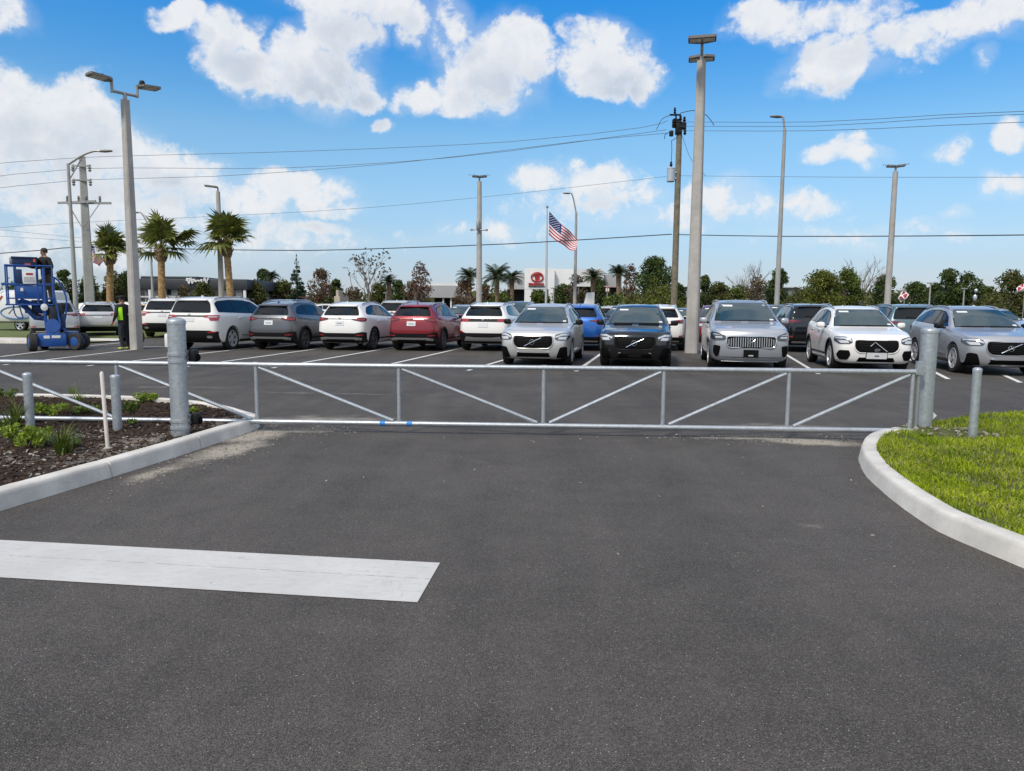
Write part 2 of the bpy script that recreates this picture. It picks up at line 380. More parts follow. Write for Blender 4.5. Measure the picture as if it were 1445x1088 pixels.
def rpoly(pts,r=.02,n=3):
    out=[];N=len(pts)
    for i in range(N):
        p=Vector(pts[i]); a=Vector(pts[i-1]); b=Vector(pts[(i+1)%N])
        d1=min(r,(a-p).length*.45); d2=min(r,(b-p).length*.45)
        q1=p+(a-p).normalized()*d1; q2=p+(b-p).normalized()*d2
        for k in range(n+1):
            t=k/n; out.append(tuple(q1*(1-t)**2+p*2*t*(1-t)+q2*t*t))
    return out
def patch(bvh,poly,ax,off,m,name,parent,grid=.09,thick=.02):
    O,D,mp=AX[ax]; bm=bmesh.new(); vs=[bm.verts.new((a,b,0)) for a,b in poly]; bm.faces.new(vs)
    xs=[p[0] for p in poly]; ys=[p[1] for p in poly]
    for (lo,hi,nv) in((min(xs),max(xs),Vector((1,0,0))),(min(ys),max(ys),Vector((0,1,0)))):
        k=max(1,int((hi-lo)/grid))
        for i in range(1,k):
            bmesh.ops.bisect_plane(bm,geom=list(bm.verts)+list(bm.edges)+list(bm.faces),plane_co=nv*(lo+(hi-lo)*i/k),plane_no=nv)
    bmesh.ops.triangulate(bm,faces=[f for f in bm.faces if len(f.verts)>4])
    nm={}
    for v in bm.verts:
        o=O+mp(v.co.x,v.co.y); h,n,_,_=bvh.ray_cast(o,D)
        if h is None: h,n,_,_=bvh.find_nearest(o+D*2.8)
        if n.dot(D)>0: n=-n
        v.co=h+n*off; nm[v]=n.copy()
    bmesh.ops.recalc_face_normals(bm,faces=bm.faces)
    if sum((f.normal.dot(D) for f in bm.faces))>0: bmesh.ops.reverse_faces(bm,faces=list(bm.faces))
    V=[];F=[];ix={}
    for v in bm.verts: ix[v]=len(V); V.append(v.co.copy())
    for f in bm.faces: F.append([ix[v] for v in f.verts])
    nt=len(F)
    for e in bm.edges:
        if e.is_boundary:
            l=e.link_loops[0]; a,b=l.vert,l.link_loop_next.vert; k=len(V)
            V+=[a.co.copy(),b.co.copy(),b.co-nm[b]*thick,a.co-nm[a]*thick]; F.append((k+1,k,k+3,k+2))
    me=bpy.data.meshes.new(name); me.from_pydata(V,[],F); me.materials.append(m)
    me.polygons.foreach_set('use_smooth',[i<nt for i in range(len(F))]); me.update(); bm.free()
    return link(bpy.data.objects.new(name,me),parent)
WH={}
def wheel_meshes(style):
    if style in WH: return WH[style]
    b=MB(); M=Matrix.Rotation(R(-90),4,'X')      # axis -> +y is outward
    b.lathe([(.245,-.105),(.30,-.118),(.338,-.112),(.355,-.09),(.36,-.05),(.36,.05),(.355,.09),(.338,.112),(.30,.118),(.262,.108),(.245,.10)],36,M,False)
    t=b.mesh('wheel',M_tyre)
    r=MB(); r.mi=1; r.lathe([(.0,.02),(.23,.02),(.245,.03)],28,M,False); r.lathe([(0.,-.06),(.245,-.10)],28,M,False)
    r.mi=0; r.lathe([(.236,.06),(.258,.108),(.25,.116),(.238,.108),(.228,.06)],32,M,False)
    r.lathe([(.07,.03),(.066,.085),(.045,.098),(0.,.10)],16,M)
    for k in range(5):
        for da in((-.17,.17) if style!='plain' else (0,)):
            a=2*math.pi*k/5; Mk=Matrix.Rotation(a,4,'Y')
            p0=Vector((math.sin(da)*.05,.085,.05)); p1=Vector((math.sin(da)*.24,.10,math.cos(da)*.242))
            w=.027 if style!='plain' else .036
            u=Vector((1,0,0)); vs=[p0+u*w*1.2,p0-u*w*1.2,p1-u*w,p1+u*w]; vs=vs+[v-Vector((0,.035,0)) for v in vs]
            r.add([Mk@v for v in vs],[(0,1,2,3),(0,4,5,1),(1,5,6,2),(2,6,7,3),(3,7,4,0)])
    rm=r.mesh('rim',[M_alloyd if style=='dark' else M_alloy,M_black])
    WH[style]=(t,rm); return WH[style]
def grille_bars(bvh,poly,ax,name,parent,m,vertical=True,n=12,hw=.45,z0=.5,z1=.8):
    for k in range(n):
        t=(k+.5)/n
        if vertical:
            y=-hw+2*hw*t; zz=.5*(z0+z1); h=(z1-z0)/2*.92*(1-(abs(y)/hw)**6*.5); w=.011
            patch(bvh,[(y-w,zz-h),(y+w,zz-h),(y+w,zz+h),(y-w,zz+h)],ax,.02,m,name,parent,.2,.014)
        else:
            z=z0+(z1-z0)*t; w=.006; patch(bvh,[(-hw,z-w),(hw,z-w),(hw,z+w),(-hw,z+w)],ax,.016,m,name,parent,.12,.01)
def mir(p): return [(-a,b) for a,b in p][::-1]
def emblem(parent,bvh,y,z,ax,kind):
    O,D,mp=AX[ax]; h,n,_,_=bvh.ray_cast(O+mp(y,z),D); b=MB(); c=h-D*.028
    def P(a,bz): return c+Vector((0,a if ax=='F' else -a,bz))
    if kind in('bar','star'):
        ring=[P(.062*math.cos(2*math.pi*k/20),.062*math.sin(2*math.pi*k/20)) for k in range(21)]
        b.tube(ring,.009,6,False)
    if kind=='star':
        for k in range(3):
            a=math.pi/2+k*2*math.pi/3; b.tube([P(0,0),P(.058*math.cos(a),.058*math.sin(a))],[.014,.004],6)
    if kind=='oval':
        b.tube([P(.06*math.cos(2*math.pi*k/20),.035*math.sin(2*math.pi*k/20)) for k in range(21)],.009,6,False); b.cyl(P(-.05,0),P(.05,0),.008,n=6)
    if kind=='disc': b.lathe([(.0,.01),(.035,.008),(.04,0)],14,Matrix.Translation(c)@Matrix.Rotation(R(90 if ax=='F' else -90),4,'Y'))
    return b.build('emblem',M_chrome,parent)

def make_car(name,p,label,cat='suv',group=None):
    """p: body kind, paint, size (L,W,H), front/rear style, wheels"""
    root=empty(name,(0,0,0),0,label,cat,group); kind=p.get('kind','mid'); me,bvh=body_base(kind); pt=p['paint']
    m=me.copy(); m.name='body'; m.materials.clear(); m.materials.append(pt); m.materials.append(M_black)
    link(bpy.data.objects.new('body',m),root)
    dz=0 if kind=='mid' else .015; bx=kind!='mid'
    # ---- glass
    gl=p.get('glass',M_glass)
    def pt2(poly,ax,off,mm,nm,grid=.09,th=.02,parent=root): return patch(bvh,poly,ax,off,mm,nm,parent,grid,th)
    if bx: ws=[(-.75,1.15),(.75,1.15),(.665,1.41),(.60,1.555),(.55,1.58),(-.55,1.58),(-.60,1.555),(-.665,1.41)]
    else:  ws=[(-.735,1.13),(.735,1.13),(.625,1.40),(.565,1.525),(.52,1.55),(-.52,1.55),(-.565,1.525),(-.625,1.40)]
    wsc=[(a*1.035,(b-1.35)*1.06+1.35) for a,b in ws]
    pt2(wsc,'F',.002,M_blackp,'windscreen_surround'); w=pt2(ws,'F',.008,gl,'windscreen')
    if p.get('front'):
        pt2([(-.50,1.475),(-.26,1.475),(-.26,1.51),(-.50,1.51)] if not bx else [(-.52,1.49),(-.28,1.49),(-.28,1.53),(-.52,1.53)],'F',.011,M_paper,'sticker',.2,.004,w)
        pt2([(.60,1.155),(.69,1.155),(.68,1.185),(.595,1.185)],'F',.011,M_paper,'sticker',.2,.004,w)
        b=MB(); 
        for sy in(-1,1):
            q=[]
            for t in np.linspace(0,1,6):
                h,n,_,_=bvh.ray_cast(Vector((5,sy*.05+t*.55*1 if sy>0 else -.62+t*.5,1.125)),Vector((-1,0,0))); q.append(h+n*.02)
            b.tube(q,.010,5)
        b.build('wiper',M_blackp,root)
    if bx:
        top=[(.80,1.155),(.45,1.37),(.15,1.49),(-.4,1.545),(-1.2,1.55),(-1.85,1.51),(-2.02,1.44)]; bot=[(-2.02,1.20),(.84,1.135)]
        cuts=[(.86,-.20),(-.26,-1.14),(-1.20,-2.03)]
    else:
        top=[(.70,1.165),(.36,1.365),(.02,1.485),(-.45,1.53),(-1.05,1.525),(-1.48,1.46),(-1.76,1.31)]; bot=[(-1.78,1.235),(.74,1.14)]
        cuts=[(.76,-.22),(-.27,-1.10),(-1.15,-1.80)]
    def zt(x):
        for (xa,za),(xb,zb_) in zip(top,top[1:]):
            if xb<=x<=xa: return za+(zb_-za)*(x-xa)/(xb-xa)
        return top[0][1] if x>top[0][0] else top[-1][1]
    def zbt(x): (xa,za),(xb,zb_)=bot; return za+(zb_-za)*(x-xa)/(xb-xa)
    whole=top+bot
    for sd in 'LR':
        big=[(x*1.012-.005,(z-1.33)*1.11+1.335) for x,z in whole]
        pt2(rpoly(big,.05),sd,.003,p.get('frame',M_blackp),'window_surround',.1)
        for x1,x0 in cuts:
            x1=min(x1,bot[1][0]); x0=max(x0,bot[0][0])
            xs=[x for x,_ in top if x0<x<x1]
            poly=[(x1,zbt(x1)),(x1,zt(x1))]+[(x,zt(x)) for x in xs]+[(x0,zt(x0)),(x0,zbt(x0))]
            if abs(poly[0][1]-poly[1][1])<.01: poly=poly[1:]
            pt2(rpoly(poly,.03,2),sd,.009,M_gl2,'side_window',.1)
        # door shut lines, handles, sill
        for xc,za,zb_ in((.92,.42,1.05),(-.23,.40,1.10),(-1.02,.62,1.12)):
            pt2([(xc-.006,za),(xc+.006,za),(xc+.006,zb_),(xc-.006,zb_)],sd,.002,M_black,'door_gap',.3,.004)
        for xc in(-.06,-.92):
            pt2(rpoly([(xc-.11,.985),(xc+.11,.985),(xc+.11,1.015),(xc-.11,1.015)],.01,2),sd,.022,pt if p.get('hpaint',True) else M_chrome,'door_handle',.3,.02)
        cl=p.get('clad',True)
        cm=M_blackp if cl else pt
        pt2([(-.98,.25),(1.02,.25),(1.02,.40),(.9,.425),(-.88,.425),(-.98,.40)] if cl else [(-.98,.25),(1.02,.25),(1.02,.32),(-.98,.32)],sd,.012,M_blackp,'sill_cladding',.12)
        if not cl: pt2([(-.85,.44),(.9,.44),(.9,.462),(-.85,.462)],sd,.012,M_satin,'sill_trim',.15,.01)
        if cl:
            for x in WX:
                ra,rb=.40,.465; a0,a1=R(-14),R(194); n=18
                if x<0: a1=R(190)
                poly=[(x+rb*math.cos(a0+(a1-a0)*k/n),TR+.01+rb*math.sin(a0+(a1-a0)*k/n)) for k in range(n+1)]+[(x+ra*math.cos(a1-(a1-a0)*k/n),TR+.01+ra*math.sin(a1-(a1-a0)*k/n)) for k in range(n+1)]
                # split into quads to stay convex
                bmv=MB()
                for k in range(n):
                    quad=[poly[k],poly[k+1],poly[2*n-k],poly[2*n+1-k]]; vv=[]
                    for a,bz in quad:
                        O,D,mp=AX[sd]; h,nn,_,_=bvh.ray_cast(O+mp(a,bz),D)
                        if h is None: h,nn,_,_=bvh.find_nearest(O+mp(a,bz)+D*4.05)
                        vv.append(h-D*.014)
                    vi=[v+D*.06 for v in vv]
                    bmv.add(vv+vi,[(0,1,2,3),(1,0,4,5),(3,2,6,7)])
                bmv.build('arch_cladding',M_blackp,root,False)
        # mirror
        sy=1 if sd=='L' else -1; b=MB(); c=Vector((.66,sy*1.02,1.145))
        bm=bmesh.new(); bmesh.ops.create_uvsphere(bm,u_segments=16,v_segments=10,radius=1)
        for v in bm.verts:
            sx=abs(v.co.x)**.6*math.copysign(1,v.co.x); sy_=abs(v.co.y)**.7*math.copysign(1,v.co.y); sz=abs(v.co.z)**.7*math.copysign(1,v.co.z)
            v.co=Vector((c.x+sx*.075-(.03 if v.co.y*sy>0 else 0)*abs(sy_),c.y+sy_*.105,c.z+sz*.075))
        bm.verts.index_update(); b.add([v.co for v in bm.verts],[[v.index for v in f.verts] for f in bm.faces]); bm.free()
        mo=b.build('wing_mirror',p.get('mirror',pt),root,angle=60)
        b=MB(); b.box(.55,.592,c.y-.085,c.y+.085,c.z-.05,c.z+.05); b.build('mirror_glass',M_gl2,mo)
        b=MB(); b.tube([(.68,sy*.86,1.09),(.67,sy*.95,1.105)],.03,8); b.build('mirror_arm',M_blackp,mo)
    # ---- roof rails, fin
    zr=1.65 if not bx else 1.66
    if p.get('rails',True):
        for sy in(1,-1):
            q=[]
            for x in np.linspace(.02 if not bx else .12,-1.62 if not bx else -1.85,9):
                h,n,_,_=bvh.ray_cast(Vector((x,sy*(.575 if not bx else .62),5)),Vector((0,0,-1))); q.append((h.x,h.y,h.z+.036))
            q=[(q[0][0]+.07,q[0][1],q[0][2]-.045)]+q+[(q[-1][0]-.07,q[-1][1],q[-1][2]-.045)]
            tubeobj('roof_rail',q,.019,p.get('railm',M_satin),root,8)
    b=MB(); h=bvh.ray_cast(Vector((-1.55,0,5)),Vector((0,0,-1)))[0]
    b.add([(h.x+.09,-.016,h.z-.01),(h.x+.09,.016,h.z-.01),(h.x-.09,.02,h.z-.01),(h.x-.09,-.02,h.z-.01),(h.x-.05,-.004,h.z+.06),(h.x-.05,.004,h.z+.06),(h.x-.09,.005,h.z+.055),(h.x-.09,-.005,h.z+.055)],
          [(0,1,5,4),(1,2,6,5),(2,3,7,6),(3,0,4,7),(4,5,6,7)]); b.build('antenna_fin',pt,root)
    if p.get('roofglass'): pt2(rpoly([(.0,-.40),(.0,.40),(-1.2,.40),(-1.2,-.40)],.06),'T',.004,M_gl2,'sunroof',.2)
    # ---- front
    f=p.get('front','plain'); bb=.02 if bx else 0
    if f in('volv','volv_dark','volv_box','volv_star'):
        hl=[(.56,.745),(.575,.84),(.74,.885),(.90,.875),(.915,.77),(.84,.70),(.62,.705)]
        il=[(.60,.25),(.86,.24),(.86,.52),(.82,.54),(.70,.52)]
        gr=rpoly([(-.40,.50),(.40,.50),(.505,.60),(.51,.745),(.47,.80),(-.47,.80),(-.51,.745),(-.505,.60)],.06)
        low=[(-.50,.175),(.50,.175),(.40,.375),(-.40,.375)]
        pt2(gr,'F',.007,M_black,'grille'); 
        g2=[(a*1.035,(z-.65)*1.06+.65) for a,z in gr]
        rim=[]
        for a,z in g2+[g2[0]]:
            h,n,_,_=bvh.ray_cast(Vector((5,a,z)),Vector((-1,0,0))); rim.append(h+n*.012)
        tubeobj('grille_frame',rim,.011,M_blackp if f=='volv_dark' else (pt if f=='volv_box' else M_satin),root,6)
        grille_bars(bvh,gr,'F','grille_bar',root,M_blackp,False,6,.42,.54,.78)
        b=MB(); h0=bvh.ray_cast(Vector((5,-.22,.545)),Vector((-1,0,0)))[0]; h1=bvh.ray_cast(Vector((5,.22,.765)),Vector((-1,0,0)))[0]; hm=bvh.ray_cast(Vector((5,-.02,.655)),Vector((-1,0,0)))[0]
        if f!='volv_box': b.tube([h0+Vector((.03,0,0)),hm+Vector((.03,0,0)),h1+Vector((.03,0,0))],.012,6)
        else:
            h0=bvh.ray_cast(Vector((5,.23,.53)),Vector((-1,0,0)))[0]; b.tube([h0+Vector((.03,0,0)),hm+Vector((.03,-.04,.10)),Vector((hm.x+.03,-.16,.66))],.012,6)
        b.build('grille_slash',M_chrome,root)
        emblem(root,bvh,-.02 if f!='volv_box' else 0,.655 if f!='volv_box' else .60,'F','star' if f=='volv_star' else 'bar') if f!='volv_box' else emblem(root,bvh,0,.57,'F','oval')
        if f=='volv_box': il=[(.60,.44),(.66,.31),(.82,.31),(.88,.43),(.84,.55),(.64,.55)]
        lowm=M_blackp
        pt2(low,'F',.008,M_black,'lower_grille')
        for sgn in(1,-1):
            s=(lambda q:q) if sgn>0 else mir
            o=pt2(rpoly(s(hl),.025,2),'F',.012,M_headd,'headlight',.035)
            pt2(s([(.575,.80),(.74,.865),(.89,.86),(.895,.825),(.74,.82),(.585,.76)]),'F',.020,M_headl,'running_light',.04,.01,o)
            pt2(s([(.64,.725),(.82,.725),(.87,.795),(.67,.785)]),'F',.019,M_headl,'lens',.04,.01,o)
            pt2(rpoly(s(il),.03,2),'F',.013,M_black,'side_intake',.03)
            if f in('volv','volv_dark','volv_star'):
                q=[]
                for a,z in((.62,.19),(.50,.20),(.405,.40),(.36,.405)):
                    h=bvh.ray_cast(Vector((5,sgn*a,z)),Vector((-1,0,0)))[0]; q.append(h+Vector((.02,0,0)))
                tubeobj('chrome_blade',q,.013 if f!='volv_dark' else .008,M_chrome if f!='volv_dark' else M_satin,root,6)
        if f in('volv','volv_star'): pt2([(-.86,.185),(-.62,.185),(-.52,.205),(.52,.205),(.62,.185),(.86,.185),(.84,.15),(-.84,.15)][::-1],'F',.01,M_blackp,'front_lip',.12)
        if f in('volv_box','volv_dark'): pt2([(-.90,.17),(.90,.17),(.89,.225),(-.89,.225)],'F',.012,M_blackp,'front_lip',.12)
        if f=='volv_box':
            pt2([(-.25,.34),(.25,.34),(.25,.515),(-.25,.515)],'F',.022,M_blackp,'plate_frame',.2)
            o=pt2([(-.235,.355),(.235,.355),(.235,.50),(-.235,.50)],'F',.03,M_plate,'number_plate',.2); pt2([(-.05,.415),(.05,.415),(.05,.44),(-.05,.44)],'F',.034,M_ink,'plate_mark',.2,.003,o)
        if f=='volv_dark': pt2([(-.17,.30),(.17,.30),(.17,.42),(-.17,.42)],'F',.02,M_blackp,'plate_holder',.2)
        if f!='volv_box': b=MB()
    elif f=='big':
        gr=rpoly([(-.50,.545),(.50,.545),(.565,.60),(.57,.755),(.53,.80),(-.53,.80),(-.57,.755),(-.565,.60)],.08)
        o=pt2(gr,'F',.007,M_black,'grille'); rim=[]
        for a,z in gr+[gr[0]]:
            h,n,_,_=bvh.ray_cast(Vector((5,a,z)),Vector((-1,0,0))); rim.append(h+n*.014)
        tubeobj('grille_frame',rim,.014,M_chrome,root,6); grille_bars(bvh,gr,'F','grille_bar',root,M_satin,True,20,.54,.555,.79)
        emblem(root,bvh,.0,.675,'F','bar')
        q=[bvh.ray_cast(Vector((5,a,z)),Vector((-1,0,0)))[0]+Vector((.035,0,0)) for a,z in((.09,.735),(0,.665),(-.10,.745))]; tubeobj('grille_slash',q,.010,M_chrome,root,6)
        for sgn in(1,-1):
            s=(lambda q:q) if sgn>0 else mir
            o=pt2(rpoly(s([(.58,.76),(.60,.82),(.82,.90),(.91,.885),(.91,.75),(.82,.70),(.61,.71)]),.02,2),'F',.012,M_headd,'headlight',.035)
            pt2(s([(.66,.765),(.80,.765),(.82,.80),(.67,.795)]),'F',.020,M_headl,'lens',.04,.01,o); pt2(s([(.63,.81),(.82,.855),(.86,.85),(.86,.835),(.80,.835)]),'F',.020,M_headl,'running_light',.04,.01,o)
            pt2(rpoly(s([(.70,.58),(.85,.60),(.86,.44),(.80,.33),(.74,.34)]),.03,2),'F',.013,M_black,'side_intake',.03)
        pt2([(-.66,.20),(.66,.20),(.74,.325),(-.74,.325)],'F',.008,M_black,'lower_grille')
        pt2([(-.62,.175),(.62,.175),(.70,.215),(.66,.228),(-.66,.228),(-.70,.215)],'F',.016,M_satin,'skid_trim',.12)
        o=pt2([(-.17,.34),(.17,.34),(.17,.50),(-.17,.50)],'F',.03,M_blackp,'plate_holder',.2); pt2([(-.055,.36),(.055,.36),(.055,.385),(-.055,.385)],'F',.034,M_paper,'plate_mark',.2,.003,o)
    else:
        pt2(rpoly([(-.45,.55),(.45,.55),(.5,.74),(-.5,.74)],.05),'F',.007,M_black,'grille')
        for sgn in(1,-1):
            s=(lambda q:q) if sgn>0 else mir
            pt2(rpoly(s([(.60,.74),(.62,.83),(.86,.85),(.86,.76)]),.02,2),'F',.01,M_headl,'headlight')
        pt2([(-.60,.2),(.60,.2),(.66,.36),(-.66,.36)],'F',.008,M_blackp,'lower_grille')
    # ---- rear
    r=p.get('rear','cross')
    if bx: rw=[(-.70,1.17),(.70,1.17),(.635,1.42),(.575,1.53),(-.575,1.53),(-.635,1.42)]
    else: rw=[(-.665,1.19),(.665,1.19),(.615,1.34),(.54,1.475),(-.54,1.475),(-.615,1.34)]
    pt2(rpoly(rw,.05),'B',.008,M_gl2,'rear_window')
    b=MB(); zz=bvh.ray_cast(Vector((-5,0,1.50)),Vector((1,0,0)))[0]
    xe=zz.x; zs=1.545 if not bx else 1.59
    b.add([(xe+.18,-.56,zs-.0),(xe+.18,.56,zs-.0),(xe-.07,.53,zs-.025),(xe-.07,-.53,zs-.025),(xe+.18,-.56,zs-.05),(xe+.18,.56,zs-.05),(xe-.06,.53,zs-.05),(xe-.06,-.53,zs-.05)],
          [(0,1,2,3),(7,6,5,4),(3,2,6,7),(1,5,6,2),(0,3,7,4),(0,4,5,1)]); b.build('roof_spoiler',pt if r!='white2' else M_blackp,root,False)
    b=MB(); h0=bvh.ray_cast(Vector((-5,-.02,1.215)),Vector((1,0,0)))[0]; h1=bvh.ray_cast(Vector((-5,.30,1.235)),Vector((1,0,0)))[0]; b.tube([h0+Vector((-.02,0,0)),h1+Vector((-.02,0,0))],.012,5); b.build('rear_wiper',M_blackp,root)
    def both(poly,off,m_,nm,rnd=.02,sub=None):
        for s in((lambda q:q),mir):
            pp=s(poly); o=pt2(rpoly(pp,rnd,2) if rnd else pp,'B',off,m_,nm,.04)
            if sub: pt2(s(sub[0]),'B',off+.008,sub[1],sub[2],.04,.01,o)
    if r=='cross':
        both([(.40,1.07),(.46,1.105),(.80,1.125),(.865,1.10),(.865,1.0),(.78,.985),(.52,1.03)],.012,M_taild,'tail_light',.02,([(.50,1.06),(.84,1.085),(.84,1.03),(.70,1.035)],M_tail,'lamp_lens'))
        pt2([(-.40,1.065),(.40,1.065),(.40,1.085),(-.40,1.085)],'B',.008,M_blackp,'tailgate_trim',.15,.01)
        emblem(root,bvh,0,1.10,'B','disc')
        o=pt2([(-.16,.86),(.16,.86),(.16,1.01),(-.16,1.01)],'B',.014,M_plate,'number_plate',.2); pt2([(-.10,.91),(.10,.91),(.10,.95),(-.10,.95)],'B',.018,M_satin,'plate_mark',.2,.003,o)
        pt2([(-.87,.28),(.87,.28),(.885,.62),(.80,.645),(.55,.60),(-.55,.60),(-.80,.645),(-.885,.62)],'B',.012,M_blackp,'bumper_cladding',.045)
        pt2([(-.78,.43),(-.60,.46),(.60,.46),(.78,.43),(.74,.36),(.60,.40),(-.60,.40),(-.74,.36)],'B',.022,M_satin,'skid_trim',.05)
        both([(.60,.515),(.82,.525),(.82,.56),(.60,.55)],.02,M_tail,'reflector',0)
        for sy in(1,-1): pt2([(sy*.62-.09,.375),(sy*.62+.09,.375),(sy*.62+.09,.425),(sy*.62-.09,.425)],'B',.026,M_chrome,'tailpipe',.2)
    elif r=='pilot':
        both([(.46,1.04),(.52,1.10),(.875,1.10),(.885,.93),(.70,.93),(.66,1.02)],.012,M_tail,'tail_light',.02,([(.62,1.055),(.86,1.06),(.86,1.03),(.64,1.03)],M_headl,'lamp_lens'))
        pt2([(-.50,1.05),(.50,1.05),(.50,1.09),(-.50,1.09)],'B',.010,M_blackp,'tailgate_trim',.15,.01); emblem(root,bvh,0,1.11,'B','disc')
        pt2([(-.16,.90),(.16,.90),(.16,1.02),(-.16,1.02)],'B',.014,M_plate,'number_plate',.2)
        pt2([(-.87,.26),(.87,.26),(.89,.60),(.78,.60),(.68,.63),(-.68,.63),(-.78,.60),(-.89,.60)],'B',.012,M_blackp,'bumper_cladding',.045)
        both([(.62,.56),(.84,.56),(.84,.60),(.62,.60)],.02,M_tail,'reflector',0)
        for sy in(1,-1): pt2(rpoly([(sy*.66-.08,.40),(sy*.66+.08,.40),(sy*.66+.08,.47),(sy*.66-.08,.47)],.02),'B',.02,M_satin,'tailpipe',.2)
    elif r=='white2':
        pt2([(-.84,1.00),(.84,1.00),(.84,1.10),(-.84,1.10)],'B',.009,M_blackp,'tailgate_trim',.1)
        both([(.50,1.0),(.52,1.09),(.86,1.095),(.87,1.0)],.016,M_tail,'tail_light',.02); emblem(root,bvh,0,1.06,'B','disc')
        pt2([(-.17,.82),(.17,.82),(.17,.96),(-.17,.96)],'B',.014,M_plate,'number_plate',.2)
        pt2([(-.87,.28),(.87,.28),(.885,.62),(.74,.66),(.62,.62),(-.62,.62),(-.74,.66),(-.885,.62)],'B',.012,M_blackp,'bumper_cladding',.045)
        both([(.70,.63),(.885,.64),(.875,.69),(.74,.69)],.022,M_tail,'reflector',0)
        pt2([(-.68,.36),(.68,.36),(.60,.50),(.3,.47),(-.3,.47),(-.60,.50)],'B',.024,M_satin,'skid_trim',.05)
    elif r=='sport':
        both([(.36,1.06),(.42,1.08),(.865,1.12),(.875,1.0),(.70,.98),(.60,1.03)],.012,M_taild,'tail_light',.02,([(.44,1.06),(.86,1.09),(.86,1.06),(.60,1.05)],M_tail,'lamp_lens'))
        emblem(root,bvh,0,1.08,'B','disc'); pt2([(-.17,.80),(.17,.80),(.17,.93),(-.17,.93)],'B',.014,M_blackp,'number_plate',.2)
        pt2([(-.87,.28),(.87,.28),(.885,.50),(-.885,.50)],'B',.012,M_blackp,'bumper_cladding',.045); both([(.68,.52),(.88,.53),(.87,.57),(.68,.56)],.015,M_tail,'reflector',0)
        pt2([(-.70,.33),(.70,.33),(.70,.37),(-.70,.37)],'B',.022,M_satin,'skid_trim',.05)
    else:   # sedan-like estate
        both([(.52,.98),(.52,1.10),(.88,1.12),(.90,.99)],.012,M_tail,'tail_light',.02,([(.58,1.01),(.84,1.02),(.84,1.05),(.58,1.04)],M_headl,'lamp_lens'))
        pt2([(-.50,1.0),(.50,1.0),(.50,1.03),(-.50,1.03)],'B',.009,M_blackp,'tailgate_trim',.15,.01); pt2([(-.17,.86),(.17,.86),(.17,.98),(-.17,.98)],'B',.014,M_plate,'number_plate',.2)
        pt2([(-.87,.26),(.87,.26),(.885,.48),(-.885,.48)],'B',.012,M_blackp,'bumper_cladding',.045); pt2([(-.7,.52),(.7,.52),(.7,.54),(-.7,.54)],'B',.012,M_chrome,'bumper_trim',.1,.01)
    # ---- wheels
    tm,rm=wheel_meshes(p.get('wheels','alloy'))
    for x in WX:
        for sy in(1,-1):
            wh=link(bpy.data.objects.new('wheel',tm),root); wh.location=(x,sy*.815,TR); wh.rotation_euler=(0,random.uniform(0,1.2),0 if sy>0 else math.pi)
            link(bpy.data.objects.new('rim',rm),wh)
    L,W,H=p.get('size',(4.64,1.9,1.65)); root.scale=(L/4.72,W/1.9,H/1.66)
    return root
YAW=R(11)
def place(root,px,Y,facing,yaw=YAW,refy=480):
    """bumper nearest the camera stands at image column px, depth Y"""
    L=root.scale.x*4.72/2; q=AT(px,refy,Y); d=Vector((math.sin(yaw),math.cos(yaw)))
    root.location=(q.x+d.x*L,q.y+d.y*L,.006)
    root.rotation_euler=(0,0,(math.pi/2-yaw) if not facing else (-math.pi/2-yaw))
def recolour(root,pt):
    for c in kids(root):
        for s in c.material_slots:
            if s.material and s.material.name.startswith('paint_'): s.link='OBJECT'; s.material=pt
        recolour(c,pt)
